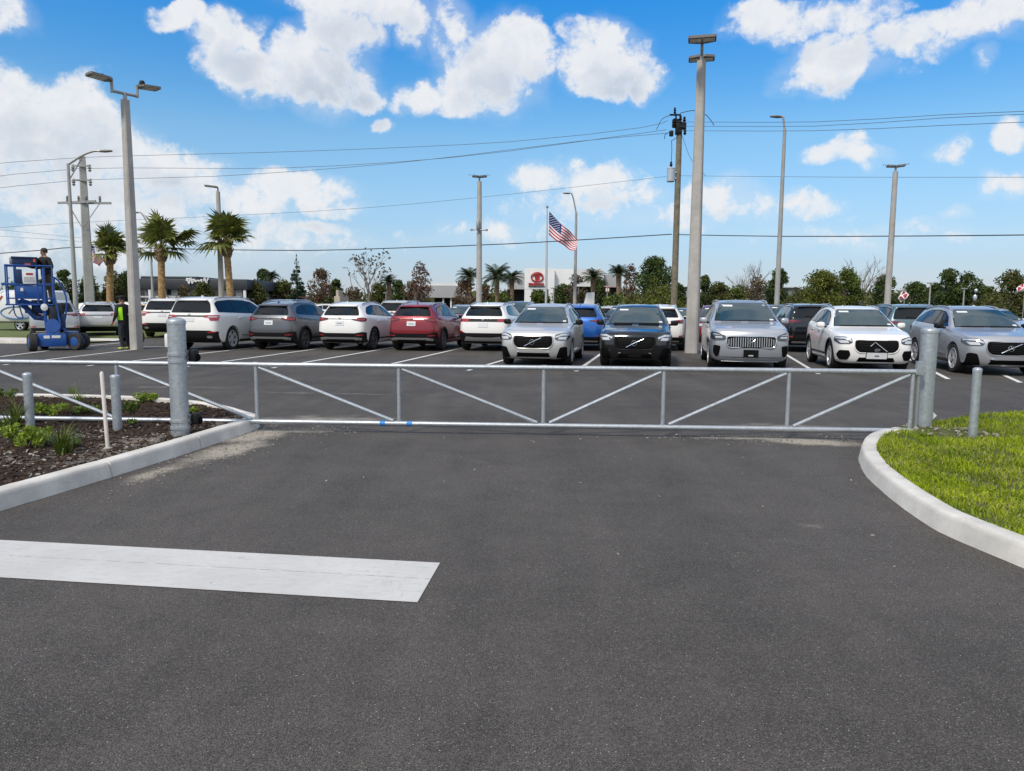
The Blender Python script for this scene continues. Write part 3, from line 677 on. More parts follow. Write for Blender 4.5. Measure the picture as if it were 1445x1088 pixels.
# ================================================================ sky
SUN_EL,SUN_AZ=R(50),R(212)
SUN=Vector((math.sin(SUN_AZ)*math.cos(SUN_EL),math.cos(SUN_AZ)*math.cos(SUN_EL),math.sin(SUN_EL)))
SKY_STR=.095
W=bpy.data.worlds.new('World'); SC.world=W; W.use_nodes=True
g=NT(W.node_tree); N=g.N; L=g.L
sky=N.new('ShaderNodeTexSky'); sky.sky_type='NISHITA'; sky.sun_disc=False; sky.sun_elevation=SUN_EL; sky.sun_rotation=SUN_AZ
sky.altitude=0; sky.air_density=1.0; sky.dust_density=.6; sky.ozone_density=2.0
d=N.new('ShaderNodeTexCoord').outputs['Generated']
sp=N.new('ShaderNodeSeparateXYZ'); L.new(d,sp.inputs[0]); dz=sp.outputs['Z']
BL=[(-5,12,48,34,1),(258,22,34,22,1),(318,48,48,36,1),(345,95,55,36,1),(450,100,85,52,1.05),(480,45,60,45,1),(510,132,38,22,.8),(500,8,110,36,1),(590,35,34,45,.75),(575,60,22,18,.5),
 (690,95,78,68,1.1),(600,142,44,26,.9),(622,70,20,42,.65),(642,25,30,38,.85),(740,75,50,48,1),(655,150,55,24,.85),(850,82,68,48,1.05),(822,58,30,26,.85),(905,112,32,24,.75),(845,120,45,18,.8),(975,100,14,10,0),
 (1090,30,62,30,.8),(1180,84,75,38,.95),(1160,112,55,18,.6),(1190,20,90,30,.7),(1290,52,80,30,.85),(1370,30,75,34,.9),(1420,15,60,40,.9),(1387,82,26,18,.6),(1240,95,50,20,.5),
 (20,140,70,42,.95),(85,150,75,46,1.05),(60,205,140,70,1),(150,215,95,46,.95),(215,235,75,40,.95),(268,250,60,32,.9),(120,280,210,60,.75),(340,278,90,32,.85),(430,272,70,26,.95),(470,290,50,14,.6),(330,330,180,32,.55),(100,345,220,40,.5),(455,318,60,12,.55),(545,178,14,9,.6),
 (770,252,56,24,.95),(840,252,60,26,1),(900,268,60,22,.85),(820,290,120,26,.55),(1010,268,55,24,.95),(1040,285,70,24,.9),(1130,290,52,17,.95),(960,300,160,26,.5),(720,325,120,16,.4),
 (1188,217,42,20,1),(1222,224,36,12,.85),(1435,192,28,18,.85),(1425,250,42,18,.95),(1355,299,30,9,.8),(1275,312,34,10,.4),(1345,213,24,14,.4),(1230,330,240,14,.3)]
wn=g.noise(d,16,6,.6); wv=N.new('ShaderNodeTexNoise'); wv.inputs['Scale'].default_value=15; wv.inputs['Detail'].default_value=6; L.new(d,wv.inputs['Vector'])
dw=g.vmath('ADD',d,g.vmath('MULTIPLY',g.vmath('SUBTRACT',wv.outputs['Color'],(.5,.5,.5)),(.075,.075,.065)))
def blobs(vec,dv):
    acc=None
    for (x,y,rx,ry,a) in BL:
        if a<=0: continue
        if y>208 and x>500: a*=.84
        c=ray(x,y).normalized(); eu=Vector((0,0,1)).cross(c).normalized()*-1; ev=eu.cross(c).normalized()
        rx_=ray(x+rx,y).normalized().angle(c); ry_=ray(x,y+ry).normalized().angle(c)
        e=g.vmath('SUBTRACT',vec,tuple(c+ev*(0)))
        u=g.vmath('DOT_PRODUCT',e,tuple(eu/(rx_*1.12))); v=g.vmath('DOT_PRODUCT',e,tuple(ev/(ry_*1.12)))
        q=g.math('MULTIPLY_ADD',v,v,g.math('MULTIPLY',u,u)); k=g.math('MULTIPLY_ADD',q,-a,a)
        acc=k if acc is None else g.math('MAXIMUM',acc,k)
    return g.math('MAXIMUM',acc,-.6)
acc=blobs(dw,0); acc2=blobs(g.vmath('ADD',dw,(-.018,0.,.034)),0)
n1=g.noise(d,12,10,.64,.3); n2=g.noise(g.vmath('ADD',d,(-.010,.0,.018)),12,10,.64,.3); n3=g.noise(d,5,4,.5); n5=g.noise(d,44,7,.66,.4)
tex=g.math('ADD',g.math('MULTIPLY_ADD',n1,2.6,-1.32),g.math('MULTIPLY_ADD',n5,1.25,-.625))
dens=g.math('ADD',acc,tex); mask=g.smooth(dens,-.06,.66)
wisp=g.smooth(g.math('ADD',acc,g.math('MULTIPLY_ADD',g.noise(g.vmath('MULTIPLY',d,(1,1,2.2)),6,8,.62,.6),1.6,-.75)),-.35,.9); mask=g.math('MAXIMUM',mask,g.math('MULTIPLY',wisp,.32)); mask=g.math('MULTIPLY',mask,g.math('MULTIPLY_ADD',g.smooth(n5,.25,.6),.14,.83))
shade=g.smooth(g.math('ADD',acc2,g.math('MULTIPLY_ADD',n2,2.2,-1.1)),.15,1.25); shade=g.math('MULTIPLY',shade,g.smooth(dens,.2,1.0)); shade=g.math('MULTIPLY',shade,g.math('MULTIPLY_ADD',n3,1.3,.12),clamp=True)
# unseen broken overcast added outside the framed sky (overhead, behind) to whiten ambient light
spv=N.new('ShaderNodeSeparateXYZ'); L.new(d,spv.inputs[0])
out=g.math('MAXIMUM',g.smooth(dz,.50,.66),g.smooth(spv.outputs['Y'],.55,.30)); out=g.math('MULTIPLY',out,g.smooth(dz,.02,.12))
oc=g.math('MULTIPLY',g.smooth(g.noise(d,2.6,7,.6),.34,.56),out); mask=g.math('MAXIMUM',mask,g.math('MULTIPLY',oc,.95))
ccol=g.mix(shade,(.90/SKY_STR,.915/SKY_STR,.94/SKY_STR),(.50/SKY_STR,.585/SKY_STR,.71/SKY_STR))
hs=N.new('ShaderNodeHueSaturation'); hs.inputs['Saturation'].default_value=1.25; hs.inputs['Value'].default_value=1.35; hs.inputs['Hue'].default_value=.487; L.new(sky.outputs[0],hs.inputs['Color'])
veil=g.smooth(dz,.30,.0); veil=g.math('MULTIPLY',veil,.42)
base=g.mix(veil,hs.outputs[0],(.50/SKY_STR,.70/SKY_STR,.90/SKY_STR))
gr=N.new('ShaderNodeValToRGB'); L.new(dz,gr.inputs[0]); E_=gr.color_ramp.elements
E_[0].position=.05; E_[0].color=(.44,.44,.50,1); E_[1].position=.38; E_[1].color=(.135,.53,.81,1)
e=E_.new(.21); e.color=(.54,.575,.62,1)
base=g.vmath('MULTIPLY',g.vmath('MULTIPLY',base,gr.outputs[0]),(2,2,2))
col=g.mix(mask,base,ccol)
bgn=N['Background']; bgn.inputs['Strength'].default_value=SKY_STR; L.new(col,bgn.inputs['Color'])
W.cycles.sampling_method='MANUAL'; W.cycles.sample_map_resolution=512
sl=bpy.data.lights.new('sun','SUN'); sl.energy=3.3; sl.angle=R(9); sl.color=(1.,.925,.82)
so=link(bpy.data.objects.new('sun',sl)); so.rotation_euler=(-SUN).to_track_quat('-Z','Y').to_euler(); so.location=(0,0,30)
cd=bpy.data.cameras.new('camera'); cd.sensor_width=36; cd.lens=36*FPX/1445; cd.clip_end=4000; cd.clip_start=.05
co=link(bpy.data.objects.new('camera',cd)); co.matrix_world=Matrix.Translation((0,0,CAMH))@CAMROT.to_4x4(); SC.camera=co
SC.view_settings.view_transform='Standard'; SC.view_settings.look='None'; SC.view_settings.exposure=-.08; SC.view_settings.gamma=1
SC.cycles.use_denoising=True; SC.cycles.max_bounces=6; SC.cycles.transparent_max_bounces=8

# ================================================================ ground sheets
def sheet(name,poly,z,m,kind='structure',cut=None):
    bm=bmesh.new(); bm.faces.new([bm.verts.new((x,y,z)) for x,y in poly])
    if bm.faces: bm.faces.ensure_lookup_table(); 
    bm.normal_update()
    for f in bm.faces:
        if f.normal.z<0: f.normal_flip()
    me=bpy.data.meshes.new(name); bm.to_mesh(me); bm.free(); me.materials.append(m)
    o=link(bpy.data.objects.new(name,me)); o['kind']=kind; return o
M_field=mat('dry_grass_ground',(.07,.085,.03),.95,col2=(.11,.115,.05),scale=.6,bump=.4,bscale=8)
sheet('ground',[(-1500,-300),(1500,-300),(1500,2500),(-1500,2500)],-.008,M_field)
sheet('parking_lot',[(-60,9.25),(60,8.75),(60,62),(-60,62)],0,M_lot)
sheet('driveway',[(-14,-8),(16,-8),(16,9.0),(3.0,9.08),(0,9.17),(-3.0,9.28),(-14,9.5)],.005,M_drive)
M_road=mat('far_road',(.055,.054,.053),.85,var=.2,scale=.3)
sheet('road',[(-300,66),(300,60),(300,76),(-300,84)],.004,M_road)
sheet('stop_bar',[tuple(G(*q).xy) for q in((-60,760.5),(621,796),(589,852),(-60,813))],.009,M_stop)
def stall(a,b,w=.105):
    p,q=G(*a).xy,G(*b).xy; t=(q-p).normalized(); n=Vector((-t.y,t.x))*w/2; q=q+t*.4
    o=sheet('stall_line',[tuple(p-n),tuple(q-n),tuple(q+n),tuple(p+n)],.005,M_line); return o
for a,b in(((5,515),(190,493.4)),((123,516.5),(356,491)),((260,518),(450,492)),((384,519.5),(550,491)),((527,519.4),(648,492)),((660,523),(735,501)),((813,524),(850,498)),((1155,528),(1100,495)),((1338,535),(1285,508)),
           ((0,503.5),(120,488.5)),((118,488.6),(170,484)),((118,491.5),(166,491)),((192,489.5),(240,489)),((1440,540),(1420,531))): stall(a,b)
# ---------------------------------------------------------------- kerbs
def inset(path,dist):
    out=[];n=len(path)
    for i,p in enumerate(path):
        t=(path[min(i+1,n-1)]-path[max(i-1,0)]); t=Vector((t.x,t.y,0)).normalized(); out.append(Vector((p.x-t.y*dist,p.y+t.x*dist,0)))
    return out
def kerb(path,w=.16,h=.15,joint=1.25,side=1):
    prof=[(-.02,-.03),(-.008,.006),(.012,h*.75),(.021,h-.012),(.033,h-.001),(.06,h+.001),(w-.012,h+.002),(w,h-.008),(w,-.03)]
    vs=[];fs=[];n=len(path);s=0.;lastj=0.;k=len(prof); rows=[]
    for i,p in enumerate(path):
        t=(path[min(i+1,n-1)]-path[max(i-1,0)]).normalized(); nn=Vector((-t.y,t.x,0))*side
        if i: s+=(p-path[i-1]).length
        wob=Vector((random.gauss(0,.001),random.gauss(0,.001),random.gauss(0,.0006)))
        if s-lastj>joint and 0<i<n-1:
            lastj=s+random.uniform(-.15,.15)
            for dt,dd in((-.012,0),(-.005,.013),(.005,.013),(.012,0)): rows.append((p+t*dt,nn,dd,wob))
        else: rows.append((p,nn,0,wob))
    for p,nn,dd,wob in rows:
        for (a,z) in prof:
            a2=a+dd if a<w/2 else a-dd*.3; z2=z-dd if z>.05 else z
            vs.append(p+nn*a2+Vector((0,0,z2))+wob*(1 if z>.1 else 2.2))
    for i in range(len(rows)-1):
        for j in range(k-1):
            f=(i*k+j,(i+1)*k+j,(i+1)*k+j+1,i*k+j+1); fs.append(f if side<0 else f[::-1])
    b=MB(); b.add(vs,fs); o=b.build('kerb',M_kerb,angle=45); o['kind']='structure'; return o
KL=spline([(-4.55,2.6,0),(-4.18,4.2,0),(-3.92,5.5,0),(-3.695,6.541,0),(-3.50,7.55,0),(-3.36,8.45,0),(-3.26,9.15,0),(-3.33,9.62,0),(-3.62,9.98,0),(-4.15,10.55,0),(-5.0,11.16,0),(-6.3,11.56,0),(-8.2,11.72,0),(-12,11.8,0),(-18,11.85,0)],.11)
KR=spline([(4.6,1.6,0),(3.75,2.9,0),(3.28,4.1,0),(3.10,5.02,0),(3.12,5.541,0),(3.22,6.156,0),(3.39,6.891,0),(3.62,7.55,0),(3.86,8.05,0),(4.22,8.60,0),(4.70,9.02,0),(5.2,9.36,0),(6.1,9.75,0),(7.6,10.12,0),(11,10.4,0),(18,10.5,0)],.11)
kerb(KL,side=1); kerb(KR,side=-1,joint=99)
def inpoly(px_,py_,poly):
    x=np.asarray(px_);y=np.asarray(py_);ins=np.zeros(len(x),bool);n=len(poly);j=n-1
    for i in range(n):
        xi,yi=poly[i];xj,yj=poly[j]
        c=((yi>y)!=(yj>y))&(x<(xj-xi)*(y-yi)/(yj-yi+1e-12)+xi); ins^=c; j=i
    return ins
# fast smooth 2-D value noise for terrain
def vnoise(x,y,s,seed=0):
    rs=np.random.default_rng(seed).random((64,64)); x=np.asarray(x)*s;y=np.asarray(y)*s
    xi=np.floor(x).astype(int);yi=np.floor(y).astype(int);fx=x-xi;fy=y-yi;fx=fx*fx*(3-2*fx);fy=fy*fy*(3-2*fy)
    a=rs[xi%64,yi%64];b=rs[(xi+1)%64,yi%64];c=rs[xi%64,(yi+1)%64];e=rs[(xi+1)%64,(yi+1)%64]
    return (a*(1-fx)+b*fx)*(1-fy)+(c*(1-fx)+e*fx)*fy
def bedmesh(name,poly,hfun,m,step,x0,x1,y0,y1,kind):
    nx=int((x1-x0)/step);ny=int((y1-y0)/step); X,Y=np.meshgrid(np.linspace(x0,x1,nx+1),np.linspace(y0,y1,ny+1),indexing='ij')
    ins=inpoly(X.ravel(),Y.ravel(),poly).reshape(X.shape); Z=hfun(X,Y)
    idx=-np.ones(X.shape,int); 
    keep=ins[:-1,:-1]|ins[1:,:-1]|ins[:-1,1:]|ins[1:,1:]
    F=[];use=np.zeros(X.shape,bool)
    use[:-1,:-1]|=keep;use[1:,:-1]|=keep;use[:-1,1:]|=keep;use[1:,1:]|=keep
    idx[use]=np.arange(use.sum()); V=np.stack([X[use],Y[use],Z[use]],1)
    ii,jj=np.nonzero(keep); F=np.stack([idx[ii,jj],idx[ii+1,jj],idx[ii+1,jj+1],idx[ii,jj+1]],1)
    me=bpy.data.meshes.new(name); me.from_pydata(V.tolist(),[],F.tolist()); me.materials.append(m); me.polygons.foreach_set('use_smooth',[True]*len(F)); me.update()
    o=link(bpy.data.objects.new(name,me)); o['kind']=kind; return o
polyL=[(p.x,p.y) for p in inset(KL,.10)]+[(-18,2.6)]
polyR=[(p.x,p.y) for p in inset(KR,-.10)]+[(18,1.6)]
def hL(X,Y): return .085+.05*(vnoise(X+40,Y+40,.9,1)-.4)+.045*(vnoise(X+40,Y+40,5,2)-.5)+.03*(vnoise(X+40,Y+40,16,3)-.5)
def hR(X,Y):
    d=np.clip((X-4.2)*.045,0,.16); return .115+d+.05*(vnoise(X+40,Y+40,.7,4)-.4)+.03*(vnoise(X+40,Y+40,4,5)-.5)
m,nt,p,N,L=newmat('mulch_soil'); g=NT(nt); o=g.obj()
a=g.noise(o,11,8,.75); b=g.noise(o,60,5,.7); c=g.noise(o,1.1,4,.6)
col=g.mix(g.smooth(a,.35,.7),(.018,.011,.008),(.06,.038,.026)); col=g.mix(g.math('MULTIPLY',g.smooth(b,.6,.8),.6),col,(.16,.12,.09))
acc=None
for (x,y,rx,ry,k) in((-3.9,7.9,.75,.9,1.1),(-4.2,7.4,.9,.6,.95),(-3.55,9.3,.6,.6,.9),(-5.0,6.9,.8,.35,.9),(-4.0,6.9,.5,.7,.8),(-4.9,8.3,.7,.3,.6)):
    q=g.vmath('LENGTH',g.vmath('MULTIPLY',g.vmath('SUBTRACT',o,(x,y,.08)),(1/rx,1/ry,0))); v=g.math('MULTIPLY',g.math('SUBTRACT',1.,q,clamp=True),k); acc=v if acc is None else g.math('MAXIMUM',acc,v)
s=g.smooth(g.math('ADD',acc,g.math('MULTIPLY_ADD',a,1.5,-.95)),.05,.4)
col=g.mix(g.math('MULTIPLY',s,.6),col,g.mix(g.smooth(b,.3,.7),(.20,.17,.14),(.44,.40,.35)))
L.new(col,p.inputs['Base Color']); p.inputs['Roughness'].default_value=.95; L.new(g.bump(g.math('ADD',a,b),1.,.03),p.inputs['Normal'])
bedmesh('mulch_ground',polyL,hL,m,.04,-9.5,-3.1,3.,11.9,'structure')
bedmesh('soil_ground',polyL,hL,m,.25,-18,-9.4,3.,11.9,'structure')
M_turf=mat('turf_soil',(.030,.055,.006),.95,col2=(.10,.095,.02),scale=9,bump=.5,bscale=50)
bedmesh('lawn_ground',polyR,hR,M_turf,.06,3.1,10,2.2,10.5,'structure')
bedmesh('lawn_ground',polyR,hR,M_turf,.25,9.9,18,2.2,10.5,'structure')
# chips of bark and limestone on the bed
def shards(name,n,reg,hf,poly,smin,smax,m,flat=.35,dens=None):
    V=[];F=[];c=0
    while c<n:
        x=rng.uniform(reg[0],reg[1],4000);y=rng.uniform(reg[2],reg[3],4000); ok=inpoly(x,y,poly)
        if dens is not None: ok&=rng.random(4000)<dens(x,y)
        for xx,yy in zip(x[ok],y[ok]):
            if c>=n: break
            z=float(hf(np.array([xx]),np.array([yy]))[0]); l=random.uniform(smin,smax)*random.choice((.6,1,1,1.5)); w=l*random.uniform(.2,.55); t=l*.12
            q=Quaternion(Vector((0,0,1)),random.uniform(0,6.3))@Quaternion(Vector((random.gauss(0,1),random.gauss(0,1),0)).normalized(),random.gauss(0,flat))
            ctr=Vector((xx,yy,z+.004+l*.08)); b0=len(V)
            for a,b in((-1,-.8),(1,-1),(.85,1),(-.9,.9)):
                for zz in(-1,1): V.append(tuple(ctr+q@Vector((a*l/2*random.uniform(.8,1.1),b*w/2,zz*t))))
            F+=[(b0+1,b0+3,b0+5,b0+7),(b0,b0+2,b0+3,b0+1),(b0+2,b0+4,b0+5,b0+3),(b0+4,b0+6,b0+7,b0+5),(b0+6,b0,b0+1,b0+7)]; c+=1
    me=bpy.data.meshes.new(name); me.from_pydata(V,[],F); me.materials.append(m); me.update(); o=link(bpy.data.objects.new(name,me)); o['kind']='stuff'; return o
M_bark=leafmat('bark_chip',(.012,.007,.005),(.095,.058,.036),.9,0,3); M_lime=leafmat('limestone_chip',(.12,.10,.08),(.46,.42,.36),.9,0,3)
tag(shards('bark_mulch',30000,(-9,-3.2,3.5,11.7),hL,polyL,.012,.046,M_bark),'dark brown bark mulch covering the planting bed left of the gate post','mulch')
spots=[(-3.9,7.9,.6),(-4.2,7.3,.6),(-5.0,6.9,.5),(-3.55,9.2,.45),(-4.0,6.7,.5),(-5.9,7.9,.5),(-4.9,8.4,.5)]
def dlim(x,y):
    v=np.zeros(len(x))+.008
    for a,b,r in spots: v=np.maximum(v,np.exp(-((x-a)**2+(y-b)**2)/(r*r)))
    return v
tag(shards('limestone_rubble',800,(-8,-3.2,3.8,11.5),hL,polyL,.012,.042,M_lime,.5,dlim),'pale limestone crumbs scattered around the left gate post','rubble')
def dl2(x,y): return np.exp(-((x-4.95)**2+(y-8.72)**2)/.10)+np.exp(-((x-5.3)**2+(y-8.42)**2)/.06)+.6*np.exp(-((x-5.12)**2+(y-8.6)**2)/.06)
tag(shards('limestone_rubble',70,(4.2,6.2,7.8,9.3),lambda X,Y:hR(X,Y)+.012,polyR,.02,.06,M_lime,.5,dl2),'pale broken stone round the foot of the right gate post','rubble')
# loose grit on the drive
def dgrit(x,y):
    v=np.zeros(len(x))+.004
    for (a,b,rx,ry,an,k) in SAND[:7]: v=np.maximum(v,.8*np.exp(-(((x-a)/rx)**2+((y-b)/ry)**2)*1.6))
    return v
tag(shards('road_grit',1500,(-4,5,3.5,10),lambda X,Y:X*0+.004,[(-3.7,5),(3.0,4),(3.2,6.2),(4.1,8.6),(5,9.3),(-3.3,9.6)],.006,.022,M_lime,.4,dgrit),'loose pale grit lying on the asphalt near the kerbs','grit')
# ---------------------------------------------------------------- grass
def blades(name,xs,ys,zs,hmin,hmax,wid,m,lean=.5,kind='stuff'):
    n=len(xs); h=rng.uniform(hmin,hmax,n); a=rng.uniform(0,2*np.pi,n); ln=rng.normal(0,lean,(n,2))*h[:,None]; w=wid*rng.uniform(.6,1.3,n)
    dx,dy=np.cos(a)*w,np.sin(a)*w; B=np.stack([xs,ys,zs-.01],1); mid=B+np.stack([ln[:,0]*.35,ln[:,1]*.35,h*.6],1); tip=B+np.stack([ln[:,0],ln[:,1],h*np.clip(1-np.abs(ln).sum(1)/h*.25,.5,1)],1)
    S=np.stack([dx,dy,0*dx],1); V=np.stack([B-S,B+S,mid+S*.8,mid-S*.8,tip],1).reshape(-1,3)
    k=np.arange(n)*5; q=np.stack([k,k+1,k+2,k+3],1); t=np.stack([k+3,k+2,k+4],1)
    me=bpy.data.meshes.new(name); me.from_pydata(V.tolist(),[],q.tolist()+t.tolist()); me.materials.append(m); me.polygons.foreach_set('use_smooth',[True]*len(me.polygons)); me.update()
    o=link(bpy.data.objects.new(name,me)); o['kind']=kind; return o
M_grass=leafmat('grass_blade',(.075,.145,.003),(.45,.54,.013),.5,.3,2.2); M_straw=leafmat('straw_blade',(.17,.14,.05),(.52,.43,.20),.6,.2,3)
def scatter(n,reg,poly,dens):
    X=[];Y=[];c=0
    while c<n:
        x=rng.uniform(reg[0],reg[1],40000);y=rng.uniform(reg[2],reg[3],40000); ok=inpoly(x,y,poly)&(rng.random(40000)<dens(x,y)); X.append(x[ok]);Y.append(y[ok]); c+=ok.sum()
    return np.concatenate(X)[:n],np.concatenate(Y)[:n]
def gd(x,y): 
    bare=np.clip(1-1.1*dl2(x,y),0,1); pat=np.clip(vnoise(x+40,y+40,4.5,8)*2.0-.15,.25,1); return bare*pat*np.clip(9/(x*x+y*y)**.75*2.4,.1,1)
polyG=[(p.x,p.y) for p in inset(KR,-.15)]+[(18,1.6)]
x,y=scatter(105000,(3.2,9.5,3.2,10.4),polyG,gd)
tag(blades('lawn_grass',x,y,hR(x,y),.03,.082,.0040,M_grass,.5),'bright green lawn grass behind the curved kerb on the right','grass')
x,y=scatter(24000,(3.2,9.5,3.2,10.4),polyG,lambda x,y:gd(x,y)*np.clip(vnoise(x+20,y+40,2.4,9)*2-.5,.1,1))
tag(blades('dead_grass',x,y,hR(x,y),.02,.08,.003,M_straw,.9),'straw coloured dead grass among the lawn on the right','dead grass')
# ================================================================ gate and posts
gA=G(0,589.5,.13); gB=G(1290,608,.13); gdir=(gB-gA).normalized(); gn=Vector((-gdir.y,gdir.x,0))
def gp(px,py):       # point on the vertical plane of the gate
    d=ray(px,py); o=Vector((0,0,CAMH)); t=(gA-o).dot(gn)/d.dot(gn); return o+d*t
ZT,ZB=.845,.13
def gx(px,py,z): p=gp(px,py); return Vector((p.x,p.y,z))
gate=empty('sliding_gate',(gA.x,gA.y,0),0,'long galvanised steel pipe gate with diagonal braces closed across the driveway','gate')
gi=gate.matrix_basis.inverted()
def gtube(name,pts,r,parent=gate,n=12,m=M_galv2): return tubeobj(name,[Vector(p)-gate.location for p in pts],r,m,parent,n)
lend=gA-gdir*3.2; rend=gx(1304,524,ZT)
gtube('top_rail',[(lend.x,lend.y,ZT),rend],.030,n=16); gtube('bottom_rail',[(lend.x,lend.y,ZB),gx(1292,608,ZB)],.030,n=16)
ups=[(166,550),(362,555),(563,558),(767,558),(936,560),(1112,565),(1286,568)]
U=[gx(a,b,0) for a,b in ups]; U=[U[0]-(U[1]-U[0])]+U
for i,u in enumerate(U):
    gtube('upright',[(u.x,u.y,ZB+.02),(u.x,u.y,ZT-.02)],.024,n=12)
def diag(i,j):       # from top of i to bottom of j
    a,b=U[i],U[j]; s=.035 if b.x>a.x else -.035
    gtube('diagonal_brace',[(a.x+s,a.y,ZT-.035),(b.x-s*2.2,b.y,ZB+.035)],.0215,n=10)
for i,j in((0,1),(1,2),(3-1,3),(3,4)): diag(i,j)
for i,j in((5,4),(6,5),(7,6)): diag(i,j)
for i,u in enumerate(U):
    for z in(ZT,ZB):
        b=MB(); b.cyl(Vector((u.x,u.y,z))-gdir*.034-gate.location,Vector((u.x,u.y,z))+gdir*.034-gate.location,.0335,n=14); b.build('weld_sleeve',M_galv2,gate)
for px in(540,578):
    a=gx(px,596,ZB)-gate.location; b=MB(); b.cyl(a-gdir*.035,a+gdir*.035,.0315,n=14); b.build('tape_band',M_tape,gate)
b=MB(); c=gx(1293,568,0)-gate.location; b.box(-.014,.014,-.02,.02,ZB-.04,ZT+.02,Matrix.Translation(c)); b.build('end_stile',M_lampsteel,gate)
b=MB(); c=gx(1297,518,0)-gate.location; b.box(-.035,.035,-.03,.02,ZT+.03,ZT+.13,Matrix.Translation(c)); b.box(-.05,.05,-.035,-.028,ZT-.03,ZT+.045,Matrix.Translation(c)); b.build('latch_plate',M_galv,gate)
def pipe_post(name,loc,r,h,label,grp=None,nside=40,cap=.45,mt=None):
    o=empty(name,loc,0,label,'post',grp); mt=mt or M_galv
    b=MB(); b.lathe([(r,-.12),(r,.25*h),(r*.998,.6*h),(r,h)],nside); b.build('pipe',mt,o,angle=30)
    b=MB(); hc=r*cap; b.lathe([(r*1.05,h-.03),(r*1.06,h)]+[(r*1.06*math.cos(a),h+hc*math.sin(a)) for a in np.linspace(0,math.pi/2,9)][1:],nside); b.build('cap',M_galv2,o,angle=40)
    return o
def post_at(px,base,top,wpx,name,label,z0,grp=None,**k):
    q=G(px,base,z0); h=height_at(px,top,q.y)-z0; r=wpx/2/FPX*q.length*.985
    return pipe_post(name,(q.x,q.y,z0),r,h*.965,label,grp,**k)
lp=post_at(255,613,448,22.5,'gate_post','thick galvanised gate post with strap bands and black rollers in the mulch bed',.09,nside=40,cap=.5)
rL=.0985
for z in(.93,.85,.165,.085):
    hh=[c for c in kids(lp)][0]; b=MB(); b.lathe([(rL*.98,z-.018),(rL*1.10,z-.016),(rL*1.10,z+.016),(rL*.98,z+.018)],36); b.build('strap',M_galv2,lp)
def gate_roller(parent,x,y,z,s):
    b=MB(); b.bbox(x-.035*s,x+.065*s,y-.05,y+.07,z-.075*s,z+.085*s,.018); o=b.build('roller_housing',M_blackp,parent)
    b=MB(); b.lathe([(.0,-.035),(.05*s,-.035),(.06*s,-.02),(.048*s,0),(.06*s,.02),(.05*s,.035),(0,.035)],18,Matrix.Translation((x+.03,y+.02,z-.02))@Matrix.Rotation(R(90),4,'X')); b.build('wheel',M_black,o)
    b=MB(); b.box(x-.085,x-.03,y-.03,y+.02,z-.05,z+.05); b.build('bracket',M_galv,o)
gate_roller(lp,rL+.035,.08,.905,.85); gate_roller(lp,rL+.035,.08,.17,.8)
b=MB(); b.bbox(-rL-.05,-rL+.02,.0,.08,1.00,1.16,.02); b.build('cable_cover',M_paper,lp)
rp=post_at(1302,613,461,19.5,'gate_post','thick galvanised gate post with domed cap standing on the lawn edge at the gate latch',.06,cap=.45)
b=MB(); b.box(-.07,.07,-.004,.004,-.07,.07,Matrix.Translation((.115,.10,.22))@Matrix.Rotation(R(45),4,'Y')); b.build('reflector_tag',M_paper,rp)
post_at(43,604,526,10,'bollard','short galvanised bollard at the far left of the mulch bed',.09,cap=.6)
post_at(166,606,528,11,'bollard','short galvanised bollard in the mulch bed beside the white stake',.09,cap=.4)
post_at(1372,619,518,10,'bollard','short galvanised bollard alone on the green lawn',.13,cap=.6)
q=G(152,632,.1); st=empty('marker_stake',(q.x,q.y,.09),0,'thin white marker stake with rounded tip stuck in the mulch','stake')
h=height_at(147,524,q.y)-.09; b=MB(); M=Matrix.Rotation(R(-1.6),4,'Y'); b.lathe([(.019,-.1),(.019,h-.02),(.013,h-.006),(.0,h)],12,M); b.build('pole',M_stake,st)
b=MB(); b.lathe([(.05,-.02),(.048,.012),(.022,.02)],12); b.build('foot',M_lime,st)

# ================================================================ poles
def sq_pole(name,px,base,top,wb,wt,label,grp,Y=None,m=M_pole):
    Y=Y or G(px,base).y; q=AT(px,base,Y); zt=height_at(px if top>200 else px,top,Y); o=empty(name,(q.x,q.y,0),0,label,'light pole',grp)
    b=MB(); r2=math.sqrt(2); c=.12
    def sq(w,z):
        h=w/2;k=w*c; return [Vector(v) for v in((-h+k,-h,z),(h-k,-h,z),(h,-h+k,z),(h,h-k,z),(h-k,h,z),(-h+k,h,z),(-h,h-k,z),(-h,-h+k,z))]
    Mz=Matrix.Rotation(R(-24),4,'Z')
    for z0,z1 in((-.2,zt*.33),(zt*.33,zt*.66),(zt*.66,zt)):
        pass
    rows=[sq(wb+(wt-wb)*t,-.2+(zt+.2)*t) for t in np.linspace(0,1,7)]; vs=[Mz@v for r_ in rows for v in r_]
    fs=[(i*8+k,i*8+(k+1)%8,(i+1)*8+(k+1)%8,(i+1)*8+k) for i in range(6) for k in range(8)]+[tuple(48+k for k in range(8))]
    b.add(vs,fs); b.build('shaft',m,o,angle=20); return o,zt
